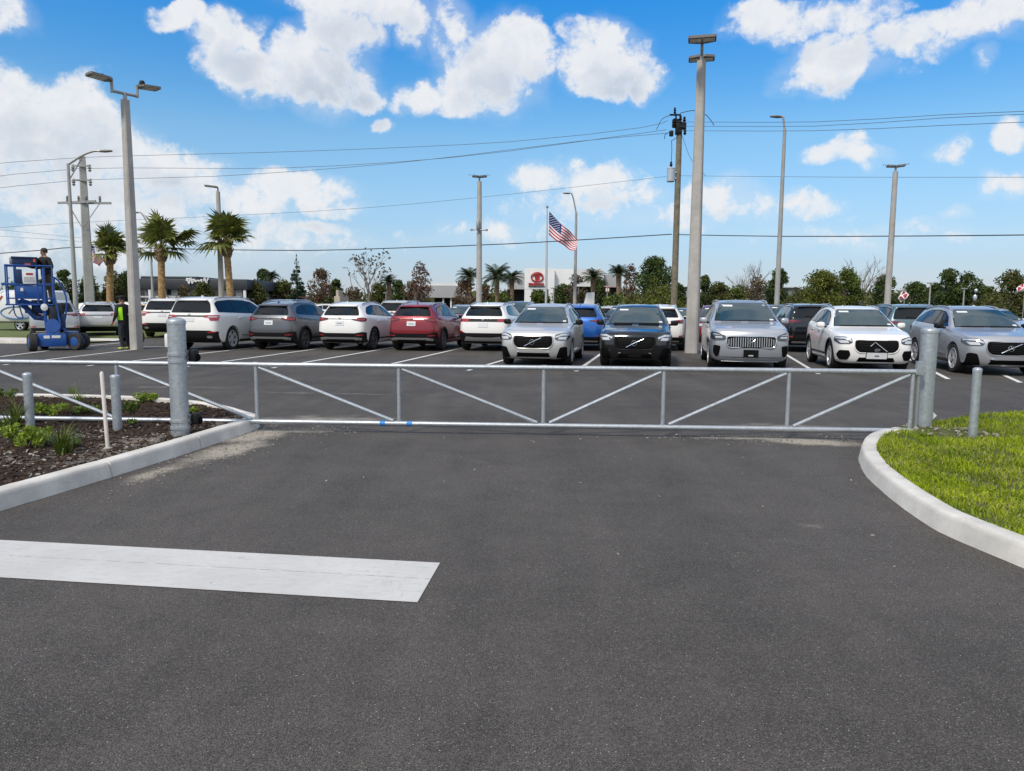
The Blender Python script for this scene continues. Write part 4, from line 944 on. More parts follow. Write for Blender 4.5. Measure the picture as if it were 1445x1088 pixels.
def lamp_head(parent,c,d,ln=.8,wd=.52,tilt=0.):
    """flat LED head whose inner end sits at c and which points along d"""
    d=Vector(d).normalized(); s=Vector((0,0,1)).cross(d); up=d.cross(s); d2=(d*math.cos(tilt)+up*math.sin(tilt)); up2=d2.cross(s).normalized()
    M=Matrix((( d2.x,s.x,up2.x,c[0]),(d2.y,s.y,up2.y,c[1]),(d2.z,s.z,up2.z,c[2]),(0,0,0,1)))
    b=MB(); b.prism([(0,-.12),(.12,-wd/2),(ln-.04,-wd/2),(ln,-wd/2+.05),(ln,wd/2-.05),(ln-.04,wd/2),(.12,wd/2),(0,.12)],-.035,.04,M)
    for k in range(5): b.box(.16+k*.1,.18+k*.1,-wd/2+.05,wd/2-.05,.04,.06,M)
    o=b.build('lamp_head',M_lamphead,parent,False)
    b=MB()
    for y0,y1 in((-wd/2+.05,-.02),(.02,wd/2-.05)): b.box(.2,ln-.1,y0,y1,-.042,-.034,M)
    b.build('lens',M_lens,o,False); return o
def twin_lamp(o,zt,d,half,rise,ln,wd,tilt,cam=False):
    d=Vector(d).normalized(); b=MB(); b.cyl((0,0,zt-.05),(0,0,zt+.22),.06,n=12); b.build('tenon',M_lampsteel,o)
    for sg in(1,-1):
        e=d*half*sg; b=MB(); b.tube([(0,0,zt+.2),(e.x,e.y,zt+.2)],.05,8); b.tube([(e.x,e.y,zt+.15),(e.x,e.y,zt+.2+rise)],.05,8); b.build('arm',M_lampsteel,o)
        lamp_head(o,(e.x,e.y,zt+.2+rise),d*sg,ln,wd,tilt)
    if cam:
        e=-d*half; b=MB(); b.lathe([(0,.10),(.06,.08),(.09,.03),(.09,-.04),(.06,-.08),(0,-.09)],16,Matrix.Translation((e.x+.18,e.y,zt+.62))); b.build('camera_dome',M_blackp,o)
        b=MB(); b.lathe([(0,.07),(.05,.05),(.06,-.03),(0,-.06)],12,Matrix.Translation((d.x*half-.30,d.y*half,zt+.68))); b.build('photocell',M_blackp,o)
o,z=sq_pole('parking_light',193,493,141,.335,.215,'tall concrete light pole with two flat lamp heads, beside the boom lift','concrete light poles in the lot'); twin_lamp(o,z,(-.65,-.76,0),.40,.33,.72,.50,R(4),True)
o,z=sq_pole('parking_light',976,498,86,.43,.26,'tallest concrete light pole, lamp heads one above the other, beside the charcoal SUV','concrete light poles in the lot'); twin_lamp(o,z,(-.236,-.97,0),.62,.18,.62,.88,R(0))
def slim(px,base,top,Y,wb,wt,label,dirs,m=M_pole,ln=.75,rise=.15,half=.12,nm='parking_light'):
    q=AT(px,base,Y); zt=height_at(px,top,Y)-.35; o=empty(nm,(q.x,q.y,0),0,label,'light pole','concrete light poles in the lot')
    b=MB(); b.lathe([(wb/2,-.3),(wt/2,zt)],14); b.build('shaft',m,o)
    b=MB(); b.cyl((0,0,zt-.05),(0,0,zt+.22),.05,n=10); b.build('tenon',M_lampsteel,o)
    for dd in dirs: lamp_head(o,(0,0,zt+.25),dd,ln,.42,R(5))
    return o,zt
o,z=slim(313,430,262,46,.38,.24,'concrete light pole with one lamp head pointing left, in front of the right palm',[(-1,-.2,0)])
o,z=slim(676,432,247,42,.36,.25,'concrete light pole with a small cross arm halfway up, among the left row of SUVs',[(-1,-.1,0),(1,-.1,0)],ln=.4)
b=MB(); zz=height_at(676,325,42); b.tube([(-.42,-.24,zz+.02),(0,-.26,zz),(.42,-.24,zz-.03)],.035,6); b.bbox(-.16,.02,-.36,-.2,zz+.05,zz+.55,.04); 
for sx in(-.42,.42): b.lathe([(0,.07),(.07,.04),(.07,-.05),(0,-.07)],10,Matrix.Translation((sx,-.24,zz)))
b.build('camera_arm',M_lampsteel,o)
o,z=slim(1252,430,232,38,.34,.24,'concrete light pole with one flat lamp head, behind the white SUV on the right',[(1,-.3,0),(-1,.3,0)],ln=.42)
o.location.x=AT(1252,430,38).x
def street_lamp(px,base,top,Y,arm,label,grp,wb=.30,wt=.16,m=M_pole2,tip=None,brace=True):
    q=AT(px,base,Y); o=empty('street_lamp',(q.x,q.y,0),0,label,'street lamp',grp); zt=height_at(px,top,Y)
    b=MB(); b.lathe([(wb/2,-.3),(wb/2,1),(wt/2,zt)],14); b.build('shaft',m,o)
    tp=AT(tip[0],tip[1],Y)-Vector((q.x,q.y,0)); b=MB(); mid=Vector((tp.x*.5,0,zt+(tp.z-zt)*.72)); pts=spline([(0,0,zt-.05),mid,(tp.x*.85,0,tp.z+.02),tuple(tp)],.2); b.tube(pts,[.06]*len(pts),8)
    if brace: b.tube([(0,0,zt-.9),(mid.x*.9,0,mid.z-.12)],.03,6)
    b.build('arm',M_lampsteel,o); s=1 if tp.x>0 else -1
    b=MB(); b.lathe([(0,0),(.10,.06),(.13,.3),(.09,.62),(0,.72)],12,Matrix.Translation(tp)@Matrix.Rotation(R(88*s),4,'Y')@Matrix.Diagonal((.6,1,1,1))); b.build('lamp_head',M_lamphead,o); return o
street_lamp(107,430,231,41,1,'slender street lamp with a long arm reaching right, next to the concrete utility pole','street lamps along the road',.26,.15,tip=(141,213.5))
street_lamp(1096,430,182,42,1,'grey street lamp pole with a short arm, between the steel and white SUVs','street lamps along the road',.30,.17,tip=(1104,165),brace=False)
street_lamp(811,428,300,66,1,'grey street lamp beside the flagpole with a curved arm leaning left','street lamps along the road',.32,.2,tip=(805,273),brace=False)
street_lamp(216,428,322,58,1,'thin street lamp behind the tall left light pole with an arm slanting left','street lamps along the road',.2,.12,tip=(196,300),brace=False)
street_lamp(498,425,412,120,1,'very distant thin street lamp rising behind bare trees','street lamps along the road',.14,.1,tip=(489,378),brace=False)
# ---- utility poles
def insul(b,p,s=1.): b.lathe([(.03,-.16),(.07,-.10),(.035,-.06),(.075,0),(.035,.05),(.06,.09),(.03,.14)],10,Matrix.Translation(p)@Matrix.Scale(s,4))
q=AT(127,432,50); up1=empty('utility_pole',(q.x,q.y,0),0,'thick concrete utility pole with several cross arms, beside the slender street lamp','utility pole')
zt=height_at(111,221,50); b=MB(); rows=[]
for z,w in((-.3,.66),(zt*.5,.55),(zt,.38)):
    rows+=[Vector((sx*w/2,sy*w/2,z)) for sx,sy in((-.8,-1),(.8,-1),(1,-.8),(1,.8),(.8,1),(-.8,1),(-1,.8),(-1,-.8))]
b.add([Matrix.Rotation(R(30),4,'Z')@v for v in rows],[(i*8+k,i*8+(k+1)%8,(i+1)*8+(k+1)%8,(i+1)*8+k) for i in range(2) for k in range(8)]+[tuple(range(16,24))]); b.build('shaft',M_pole2,up1,angle=20)
zc=height_at(118,286,50)
b=MB(); b.box(-1.15,1.35,-.36,-.24,zc-.07,zc+.07,Matrix.Rotation(R(-3),4,'Y')); b.build('cross_arm',M_lampsteel,up1)
b=MB(); b.box(-1.15,1.6,.24,.36,zc-.05,zc+.09); b.build('cross_arm',M_lampsteel,up1)
for i,zz in enumerate((235,255)):
    z=height_at(114,zz,50); b=MB(); b.box(-.48,.62,-.30,-.2,z-.05,z+.05)
    for sx in(-.5,.6): insul(b,(sx,-.25,z-.12),1.6)
    b.build('bracket',M_lampsteel,up1)
for sx in(-.95,-.2,.3,1.2): b=MB(); insul(b,(sx,-.3,zc+.22),1.3); b.build('insulator',M_lamphead,up1)
b=MB(); zb=height_at(121,320,50)
for sx in(-1.0,1.2): b.cyl((sx,-.3,zc-.05),(.08 if sx>0 else -.1,-.36,zb),.025,n=6)
b.cyl((-.9,-.3,zc-.1),(0,-.36,zb-.15),.02,n=6); b.build('brace',M_lampsteel,up1)
q=AT(951,432,46); up2=empty('utility_pole',(q.x,q.y,0),0,'weathered wooden utility pole with a grey transformer can and tangled top fittings','utility pole')
zt=height_at(947,172,46); b=MB(); b.lathe([(.21,-.3),(.19,zt*.5),(.165,zt)],16); b.build('shaft',M_wood,up2)
b=MB(); b.cyl((-.12,-.05,zt-.3),(-.3,-.05,zt+.55),.05,n=8); b.box(-.62,.05,-.12,.02,zt+.36,zt+.44); b.tube([(-.30,-.05,zt+.4),(-.32,-.05,zt+.72)],.05,6)
insul(b,(-.32,-.05,zt+.66),1.2); b.bbox(-.45,-.05,-.2,.1,zt-.35,zt+.15,.05); b.bbox(.02,.38,-.2,.1,zt-.45,zt-.05,.06); b.bbox(-.25,.1,-.25,.15,zt-.75,zt-.1,.05)
for p_ in((.26,-.1,zt+.08),(-.35,-.2,zt-.05),(.3,-.15,zt-.55),(0,-.2,zt+.12)): insul(b,p_,1.5)
b.build('line_fitting',M_blackp,up2)
zz=height_at(940,247,46); b=MB(); cx=-.46; b.lathe([(.0,-.42),(.21,-.42),(.235,-.39),(.235,.33),(.245,.34),(.245,.39),(.2,.43),(0,.45)],20,Matrix.Translation((cx,-.1,zz))); b.box(-.24,-.12,-.16,-.04,zz+.1,zz+.18); b.box(-.24,-.12,-.16,-.04,zz-.25,zz-.17)
tr=b.build('transformer',mat('transformer_grey',(.42,.46,.50),.45,.2),up2)
b=MB(); insul(b,(cx,-.1,zz+.58),1.4); b.tube(spline([(cx,-.1,zz+.7),(cx+.02,-.1,zz+1.5),(cx-.02,-.1,zz+2.0)],.2),.018,5); b.tube([(cx-.02,-.1,zz+2.0),(-.1,-.1,zt-.9)],.02,5); b.bbox(cx-.17,cx+.08,-.2,0,zz+2.25,zz+2.6,.06); b.tube(spline([(cx-.15,-.1,zz+2.5),(cx-.42,-.1,zz+2.35),(cx-.42,-.1,zz+2.1)],.1),.02,5); b.build('fuse_cutout',M_blackp,up2)
b=MB(); b.tube(spline([(-.45,-.05,zt+.42),(-1.1,-.3,zt+.1),(-1.5,-.6,zt-.6)],.2),.018,5); b.tube(spline([(.0,-.05,zt+.5),(.8,-.2,zt+.62),(1.5,-.4,zt+.3),(1.95,-.5,zt-.3)],.2),.022,5); b.tube(spline([(.15,-.1,zt-.8),(.7,-.2,zt-2.2),(1.6,-.3,zt-3.2)],.3),.012,5); b.build('jumper_cable',M_wireb,up2)
# ---- wires: world points (px,py,Y)
def wire(pts,r,label,m=M_wire,sag=0.,grp='overhead power lines'):
    P=[AT(*p) for p in pts]; o=tubeobj('power_line',spline(P,3.),r,m,None,5); tag(o,label,'power line',grp)
wire([(-60,236,48),(110,222.5,49.7),(440,213,49.5),(720,200,48),(905,180,46.5),(942,170,46)],.014,'topmost thin grey power line running from concrete pole to wooden pole')
wire([(-60,256,48),(113,238,49.7),(400,237,49.5),(640,222,48),(860,194,46.5),(941,183,46)],.014,'second grey power line down between the two utility poles')
wire([(-60,272,48),(113,254,49.7),(300,249,49.5),(560,230,48),(820,199,46.5),(941,188,46)],.014,'third grey power line down, dipping across the tall left light pole')
wire([(953,172,46),(1150,172,38),(1330,162,33),(1500,155,29)],.012,'uppermost grey power line running right from the wooden pole')
wire([(953,178,46),(1150,178,38),(1330,166.5,33),(1500,159,29)],.012,'middle grey power line running right from the wooden pole')
wire([(953,184.5,46),(1150,184.5,38),(1330,177,33),(1500,170,29)],.012,'lowest of three grey lines running right from the wooden pole')
wire([(940,249,46),(720,274,47),(520,293,48),(330,304,49),(130,313,50),(-60,325,49)],.010,'faint thin wire sloping from the transformer towards the left')
wire([(953,248,46),(1200,250,40),(1500,250,33)],.010,'thin wire running level right from the transformer')
wire([(-60,362,48),(60,353,49),(120,348.5,50),(270,351.5,50),(430,353.5,49.5),(560,350,48.5),(720,344,47.5),(860,336,46.5),(948,330.5,46)],.03,'thick black cable sagging across the left half of the picture',M_wireb)
wire([(953,331,46),(1100,333.5,42),(1300,333,37),(1500,331,32)],.026,'thick black cable running right behind the light poles',M_wireb)
wire([(-60,318,70),(115,336,66)],.012,'faint thin wire sloping down at the far left edge'); wire([(-60,329,70),(118,341,66)],.012,'faint lower wire sloping down at the far left edge')
# ================================================================ vegetation
def leafcloud(name,clumps,nper,size,m,parent,flat=.5):
    """clumps: (cx,cy,cz,rx,ry,rz); many small leaf quads through the volume, denser near the skin"""
    C=np.array(clumps,float); vol=C[:,3]*C[:,4]*C[:,5]; cnt=np.maximum(6,(nper*(vol**.72)/(vol**.72).sum()).astype(int)); idx=np.repeat(np.arange(len(C)),cnt); n=len(idx)
    v=rng.normal(size=(n,3)); v/=np.linalg.norm(v,axis=1)[:,None]; rad=rng.uniform(.25,1,n)**.5; rad*=rng.uniform(.86,1.16,n)
    P=C[idx,:3]+v*rad[:,None]*C[idx,3:]
    a=rng.normal(size=(n,3)); a/=np.linalg.norm(a,axis=1)[:,None]; b=np.cross(a,rng.normal(size=(n,3))); b/=np.linalg.norm(b,axis=1)[:,None]
    s=size*rng.uniform(.6,1.35,n)[:,None]; A=a*s; B=b*s*.62
    V=np.stack([P-A,P-B*.9,P+A,P+B],1).reshape(-1,3); k=np.arange(n)*4; F=np.stack([k,k+1,k+2,k+3],1)
    me=bpy.data.meshes.new(name); me.from_pydata(V.tolist(),[],F.tolist()); me.materials.append(m); me.update()
    return link(bpy.data.objects.new(name,me),parent)
def limbs(b,base,tip,r0,depth,spread,out,rnd):
    mid=(base+tip)/2+Vector((rnd.uniform(-1,1),rnd.uniform(-1,1),0))*(tip-base).length*.08
    b.tube([base,mid,tip],[r0,r0*.8,r0*.55],5 if depth<2 else 7,False)
    if depth<=0: out.append(tip); return
    L_=(tip-base).length
    for k in range(rnd.choice((2,3,3))):
        a=rnd.uniform(0,6.28); d=((tip-base).normalized()+Vector((math.cos(a),math.sin(a),rnd.uniform(-.1,.35)))*spread).normalized()
        st=base.lerp(tip,rnd.uniform(.6,1.)); limbs(b,st,st+d*L_*rnd.uniform(.55,.8),r0*.55,depth-1,spread,out,rnd)
M_bark1=mat('tree_bark',(.09,.07,.055),.9,var=.3,scale=6); M_bark2=mat('grey_bark',(.19,.165,.14),.9,var=.3,scale=6)
LM={'dark':leafmat('leaf_dark',(.018,.036,.010),(.095,.135,.030)),'green':leafmat('leaf_green',(.026,.048,.010),(.15,.19,.03)),'olive':leafmat('leaf_olive',(.028,.037,.010),(.14,.145,.035)),
    'bush':leafmat('leaf_bush',(.022,.037,.006),(.19,.205,.03)),'brown':leafmat('leaf_brown',(.06,.038,.02),(.20,.125,.065)),'rust':leafmat('leaf_rust',(.065,.036,.022),(.20,.105,.065)),'pine':leafmat('needle',(.008,.025,.013),(.04,.08,.035)),'tan':leafmat('leaf_tan',(.05,.04,.02),(.17,.125,.06))}
def tree(style,px,top,wpx,Y,label,base=432,name='tree',cat='tree',group='trees beyond the parking lot'):
    q=AT(px,base,Y); H=max(1.2,height_at(px,top,Y)); Wd=wpx/FPX*Y; rnd=random.Random(int(px*7+top)); o=empty(name,(q.x,q.y,0),rnd.uniform(0,6),label,cat,group)
    leafs=LM[style] if style in LM else LM['green']; ls=.0021*Y*.72
    tips=[]; b=MB(); bark=M_bark2 if style in('brown','rust','tan') else M_bark1
    if style=='pine':
        b.tube([(0,0,-.2),(0,0,H*.5),(0,0,H)],[H*.02,H*.014,.01],7); b.build('trunk',bark,o); cl=[]
        n=16
        for i in range(n):
            t=i/(n-1); z=H*(.12+.86*t); r=Wd*.52*(1-t)**.8+.05
            for k in range(6 if t<.8 else 2):
                a=rnd.uniform(0,6.28); rr=r*rnd.uniform(.35,.85); cl.append((rr*math.cos(a),rr*math.sin(a),z-rr*.15,r*.38,r*.38,H*.028))
        leafcloud('crown',cl,5200,ls*.75,leafs,o); return o
    cz=H*.62; tr=H*.035
    stem=rnd.uniform(.22,.34)
    b.tube([(0,0,-.2),(rnd.uniform(-.05,.05)*H,0,H*stem*.5),(0,0,H*stem)],[tr*1.3,tr,tr*.85],8,False)
    for k in range(5):
        a=k*1.257+rnd.uniform(-.4,.4); d=Vector((math.cos(a)*Wd*.24,math.sin(a)*Wd*.24,H*rnd.uniform(.15,.26))); s=Vector((0,0,H*stem*.95)); limbs(b,s,s+d,tr*.55,1 if style not in('bare',) else 2,.55,tips,rnd)
    limbs(b,Vector((0,0,H*stem)),Vector((0,0,H*.58)),tr*.8,1,.5,tips,rnd)
    b.build('trunk',bark,o)
    cl=[];n=44
    for k in range(n):
        u=rnd.uniform(-1,1); a=rnd.uniform(0,6.28); rr=math.sqrt(1-u*u)*rnd.uniform(.45,1); z=H*.56+u*H*.36
        wk=1-.35*max(0,u)**2-.25*max(0,-u)
        s=rnd.uniform(.17,.33)*Wd; cl.append((rr*math.cos(a)*Wd*.40*wk,rr*math.sin(a)*Wd*.40*wk,z,s*.75,s*.75,s*rnd.uniform(.45,.7)))
    top_=max(c[2]+c[5] for c in cl); cl=[(a,b_,c*(1) ,d,e,f) for a,b_,c,d,e,f in cl]
    dens={'brown':2400,'rust':1500,'tan':2000}.get(style,5200)
    leafcloud('crown',cl,int(dens*min(2.2,max(.7,wpx*(432-top)/2200))),ls,leafs,o); return o
def bush(style,px,top,wpx,Y,label,base=434,n=4200):
    q=AT(px,base,Y); H=max(.8,height_at(px,top,Y)); Wd=wpx/FPX*Y; rnd=random.Random(int(px*3+top)); o=empty('bush',(q.x,q.y,0),0,label,'bush','bushes beyond the parking lot')
    b=MB()
    for k in range(5): a=k*1.3; b.tube([(0,0,-.1),(math.cos(a)*Wd*.12,math.sin(a)*Wd*.12,H*.4),(math.cos(a)*Wd*.25,math.sin(a)*Wd*.25,H*.75)],[.09,.06,.02],6)
    b.build('stem',M_bark1,o); cl=[]
    for k in range(40):
        a=rnd.uniform(0,6.28); rr=rnd.uniform(0,1)**.5; z=H*(.15+.75*rnd.random()*math.sqrt(max(0,1-rr*rr*.8))); s=rnd.uniform(.10,.2)*Wd
        cl.append((rr*math.cos(a)*Wd*.42,rr*math.sin(a)*Wd*.42,z,s,s,min(s,H*.18)))
    leafcloud('foliage',cl,n,.0019*Y*.8,LM[style],o); return o
def bare(px,top,wpx,Y,label,leaf=None,n=500,m=None):
    q=AT(px,432,Y); H=height_at(px,top,Y); Wd=wpx/FPX*Y; rnd=random.Random(int(px)); o=empty('bare_tree',(q.x,q.y,0),0,label,'tree','trees beyond the parking lot'); b=MB(); tips=[]
    b.tube([(0,0,-.2),(0,0,H*.3)],[H*.022,H*.016],7,False)
    limbs(b,Vector((0,0,H*.25)),Vector((0,0,H*.62)),H*.014,4,.5,tips,rnd)
    for k in range(6):
        a=k*1.05; s=Vector((0,0,H*rnd.uniform(.22,.5))); limbs(b,s,s+Vector((math.cos(a)*Wd*.32,math.sin(a)*Wd*.32,H*.26)),H*.010,3,.5,tips,rnd)
    b.build('trunk',m or M_bark2,o)
    if leaf:
        cl=[(t.x,t.y,t.z,Wd*.05,Wd*.05,Wd*.05) for t in tips]; leafcloud('crown',cl,n,.0018*Y*.7,LM[leaf],o)
    return o
M_boot=mat('palm_trunk',(.15,.085,.035),.95,col2=(.55,.36,.17),scale=7,bump=.8,bscale=14)
M_boot2=mat('palm_boots',(.10,.065,.038),.95,col2=(.30,.21,.13),scale=8,bump=.8,bscale=12)
M_frond=leafmat('palm_frond',(.035,.055,.012),(.21,.225,.05),.45,.2,1.2); M_frondd=leafmat('palm_frond_dark',(.014,.026,.008),(.065,.085,.03),.5,.2,1.2)
def fan_palm(px,top,trunk_top,Y,label,lean=0.,crown=1.0,base=430,grp='tall palms beside the dealership',nf=20,skew=0,bent=None,hz=.62):
    q=AT(px,base,Y); zt=height_at(px,trunk_top,Y); H=height_at(px,top,Y); rnd=random.Random(int(px)); o=empty('palm_tree',(q.x,q.y,0),0,label,'palm tree',grp)
    tx=AT(px+lean,trunk_top,Y).x-q.x
    pr=[];pts=[]
    for i in range(26):
        t=i/25; z=-.2+(zt*.80+.2)*t; pts.append((tx*t**1.3*.86,0,z)); pr.append(.215*(1-.12*t)*(1+.05*(i%2))+.05*max(0,.08-t)*10)
    b=MB(); b.tube(pts,pr,12); b.build('trunk',M_boot,o)
    b=MB(); c0=Vector(pts[-1]); c1=Vector((tx,0,zt)); rr=[.235,.30,.31,.27,.20,.10]; b.tube([c0.lerp(c1,k/5) for k in range(6)],rr,12)
    for k in range(60):
        t=rnd.random(); a=rnd.uniform(0,6.28); p=c0.lerp(c1,t); r=.24+.08*math.sin(t*3.1); d=Vector((math.cos(a),math.sin(a),0)); b.tube([p+d*r*.8-Vector((0,0,.12)),p+d*(r+.10)+Vector((0,0,.14))],[.05,.015],4)
    b.build('boot_sheath',M_boot2,o)
    V=[];F=[]
    R0=(H-zt)*.78*crown
    for k in range(nf):
        a=k*2.399+rnd.uniform(-.3,.3); el=rnd.uniform(-.30,1.45)
        if bent and k<4: a=bent+rnd.uniform(-.35,.35); el=rnd.uniform(-.1,.5)
        hk=hz if not(bent and k<4) else 1.; d=Vector((math.cos(a)*math.cos(el)*hk,math.sin(a)*math.cos(el)*hk,math.sin(el))); st=c1+Vector((0,0,-.05)); pl=R0*rnd.uniform(.35,.75)*(1.35 if bent and k<4 else 1); hub=st+d*pl+Vector((0,0,-.10*pl))
        s=d.cross(Vector((0,0,1)));
        if s.length<.05: s=Vector((1,0,0))
        s.normalize(); n_=s.cross(d).normalized(); i0=len(V); w=.025
        V+= [st-s*w,st+s*w,hub+s*w,hub-s*w]; F.append((i0,i0+1,i0+2,i0+3))
        fr=R0*rnd.uniform(.55,.75); nb=19
        for j in range(nb):
            ph=(j/(nb-1)-.5)*math.pi*1.45; dj=(d*math.cos(ph)+s*math.sin(ph)).normalized(); ln=fr*(1-.22*abs(ph)/2.2)*rnd.uniform(.85,1.1)
            m1=hub+dj*ln*.5+n_*.06*ln*math.cos(ph); e=hub+dj*ln+Vector((0,0,-1))*ln*rnd.uniform(.08,.34)
            pw=dj.cross(n_).normalized()*ln*.075; i0=len(V); V+=[hub-pw*.35,hub+pw*.35,m1+pw,m1-pw,e]; F+=[(i0,i0+1,i0+2,i0+3),(i0+3,i0+2,i0+4)]
    me=bpy.data.meshes.new('fronds'); me.from_pydata([tuple(v) for v in V],[],F); me.materials.append(M_frond); me.update(); link(bpy.data.objects.new('crown',me),o); return o
def feather_palm(px,top,wpx,Y,label,base=430,nf=46,mt=None,grp='feather palms beyond the lot'):
    q=AT(px,base,Y); H=height_at(px,top,Y); Wd=wpx/FPX*Y; rnd=random.Random(int(px)); o=empty('palm_tree',(q.x,q.y,0),0,label,'palm tree',grp)
    zt=H-Wd*.40; zt=max(zt,.6); b=MB(); b.tube([(0,0,-.2),(.03,0,zt*.5),(0,0,zt)],[.22,.18,.26],10); b.build('trunk',M_boot2,o); V=[];F=[]
    for k in range(nf):
        a=k*2.399+rnd.uniform(-.2,.2); el=rnd.uniform(.0,1.45); L_=Wd*.55*rnd.uniform(.8,1.1); P=[]; p=Vector((0,0,zt)); ang=el
        for j in range(9):
            P.append(p.copy()); p=p+Vector((math.cos(a)*math.cos(ang),math.sin(a)*math.cos(ang),math.sin(ang)))*L_/8; ang-=.13+.025*j*.5
        s=Vector((-math.sin(a),math.cos(a),0))
        for j in range(8):
            for sd in(-1,1):
                for h in(0,.5):
                    b0=P[j].lerp(P[j+1],h); t=(P[j+1]-P[j]).normalized(); ln=L_*.30*math.sin(.35+2.5*(j+h)/8)
                    e=b0+(s*sd*.85+t*.55-Vector((0,0,.35))).normalized()*ln; i0=len(V); V+=[b0-t*.05*L_*.5,b0+t*.05*L_*.5,e]; F.append((i0,i0+1,i0+2))
            i0=len(V); V+=[P[j]-s*.02,P[j]+s*.02,P[j+1]+s*.02,P[j+1]-s*.02]; F.append((i0,i0+1,i0+2,i0+3))
    me=bpy.data.meshes.new('fronds'); me.from_pydata([tuple(v) for v in V],[],F); me.materials.append(mt or M_frondd); me.update(); link(bpy.data.objects.new('crown',me),o); return o
fan_palm(154,300,350,47,'sabal palm with a rounded crown, left of the tall concrete light pole',lean=1,bent=-.25,hz=.52)
fan_palm(228,285,344,45,'sabal palm with a bent frond drooping to its right, right of the tall light pole',lean=-1,bent=-.2)
fan_palm(327,275,334,45,'tallest-trunked sabal palm standing right behind a slim light pole',lean=-8)
# individually built background trees
T=[('dark',92,378,36,66,'dark tree behind the raised basket of the blue lift'),('dark',66,392,30,70,'low dark tree just left of the lift operator'),('green',30,398,44,74,'leafy tree behind the graphics trailer at far left'),
('dark',128,386,34,68,'dark green tree behind the concrete utility pole'),('olive',160,380,36,70,'olive tree behind the left sabal palm trunk'),('dark',183,379,34,72,'dark tree hugging the tall light pole on its left'),
('olive',362,398,34,78,'olive tree at the right end of the dark roofed dealership'),('dark',372,378,26,92,'tall loose tree with flat crown between dealership and conifer'),('olive',398,396,40,86,'rounded olive tree left of the dark conifer'),
('brown',452,376,36,72,'brown leafed tree right of the dark conifer'),('dark',474,391,22,80,'dark green tree touching the brown tree right of the conifer'),('tan',497,405,40,84,'low tan tree below the distant street lamp'),('olive',535,398,34,88,'olive tree below the bare tree'),
('dark',563,396,34,84,'dark green tree between small palm and russet tree'),('rust',593,368,36,74,'tall russet tree with thin top above the red SUV'),('brown',580,396,34,76,'brown shrubby tree left of the russet tree'),
('brown',656,394,40,70,'brown tree at the foot of the slim pole by the red emblem building'),('brown',684,398,26,74,'small brown tree right of the slim pole'),
('green',762,407,30,84,'small green tree in the opening below the red emblem'),('dark',797,400,40,84,'dark green tree right of the flagpole'),('tan',812,384,30,76,'pale tan tree behind the curved street lamp'),('dark',845,392,36,80,'dark tree right of the curved street lamp'),
('dark',922,362,62,62,'large dark green tree left of the wooden utility pole'),('rust',889,366,24,76,'reddish twiggy tree beside the large dark tree'),('dark',958,398,28,66,'dark tree right of the wooden pole base'),
('dark',992,386,30,70,'dark tree just right of the tallest light pole'),('olive',1014,398,40,72,'low olive tree left of the steel SUV roof'),('green',1036,398,36,76,'green tree behind the steel SUV roof'),
('tan',1068,390,46,74,'tan tree behind the grey street lamp'),('dark',1098,378,40,70,'dark green tree behind the grey street lamp on the right'),('olive',1128,406,44,62,'low olive tree left of the big round green tree'),
('bush',1158,378,66,56,'big round bright green tree above the black SUV'),('green',1193,379,50,58,'green tree joined to the big round tree on its right'),('dark',1248,384,40,74,'dark tree behind the slim pole on the right'),
('dark',1290,397,40,84,'dark tree behind the red and white banner'),('dark',1318,399,34,86,'dark tree right of the banner'),('dark',1336,377,44,80,'tall dark tree above the bluish silver SUV, left of a pair'),('dark',1362,384,44,80,'tall dark tree, right of the pair above the bluish silver SUV'),
('green',1386,398,42,82,'green tree beside the silver figure balloon'),('olive',1424,383,54,78,'olive tree near the right edge of the picture'),('olive',1450,390,50,78,'olive tree cut by the right edge of the picture'),
('tan',262,402,26,68,'small tan tree in front of the dealership sign'),('olive',287,398,34,66,'olive tree in front of the dealership windows')]
for s,px,top,w,Y,lab in T: tree(s,px,top,w,Y,lab)
tree('pine',420,358,30,66,'dark pointed conifer above the grey SUV',name='conifer')
bush('bush',918,390,92,50,'wide bright green bush above the charcoal SUV',n=6500); bush('green',868,408,40,56,'bush left of the wide bright green bush',n=2500)
bush('green',700,412,60,72,'bush under the feather palms',n=2500); bush('bush',1130,412,46,54,'bush at the left foot of the big round green tree',n=2500)
bush('dark',215,420,70,66,'clipped dark hedge shrub in front of the dealership windows',n=2200); bush('dark',275,421,70,66,'clipped dark hedge shrub below the dealership sign',n=2200); bush('olive',1400,410,60,70,'bush behind the bluish silver SUV',n=2500); bush('green',460,422,44,64,'low bush behind the grey and white SUVs',n=1800)
bare(520,367,24,78,'almost leafless grey tree above the white SUV','tan',900); bare(1218,370,34,62,'bare grey tree right of the big round green tree'); bare(1042,386,22,78,'small bare tree behind the steel SUV'); bare(1066,378,24,80,'bare branches sticking out above the tan tree'); bare(468,398,18,84,'small bare tree left of the distant street lamp')
feather_palm(549,386,30,80,'small feather palm left of the russet tree'); feather_palm(662,374,40,70,'feather palm left of the slim pole by the emblem building'); feather_palm(701,372,52,68,'broad feather palm right of the slim pole'); feather_palm(722,378,36,72,'feather palm at the left corner of the emblem building'); feather_palm(383,379,30,88,'feather palm beyond the dealership roof end')
feather_palm(836,376,38,74,'feather palm right of the emblem building'); feather_palm(872,372,36,72,'feather palm left of the reddish twiggy tree')
# far wood that reads as one band
cl=[]
for px in np.arange(-40,1500,5.5):
    Y=150+random.uniform(-15,15); q=AT(px,432,Y); hh=height_at(px,random.uniform(404,417),Y); w=random.uniform(2,4); cl.append((q.x,q.y,hh*.45,w,w*.6,hh*.55))
wl=leafcloud('far_wood',cl,30000,.42,LM['olive'],None); tag(wl,'distant dark band of woodland along the whole horizon','woodland',None,'stuff')
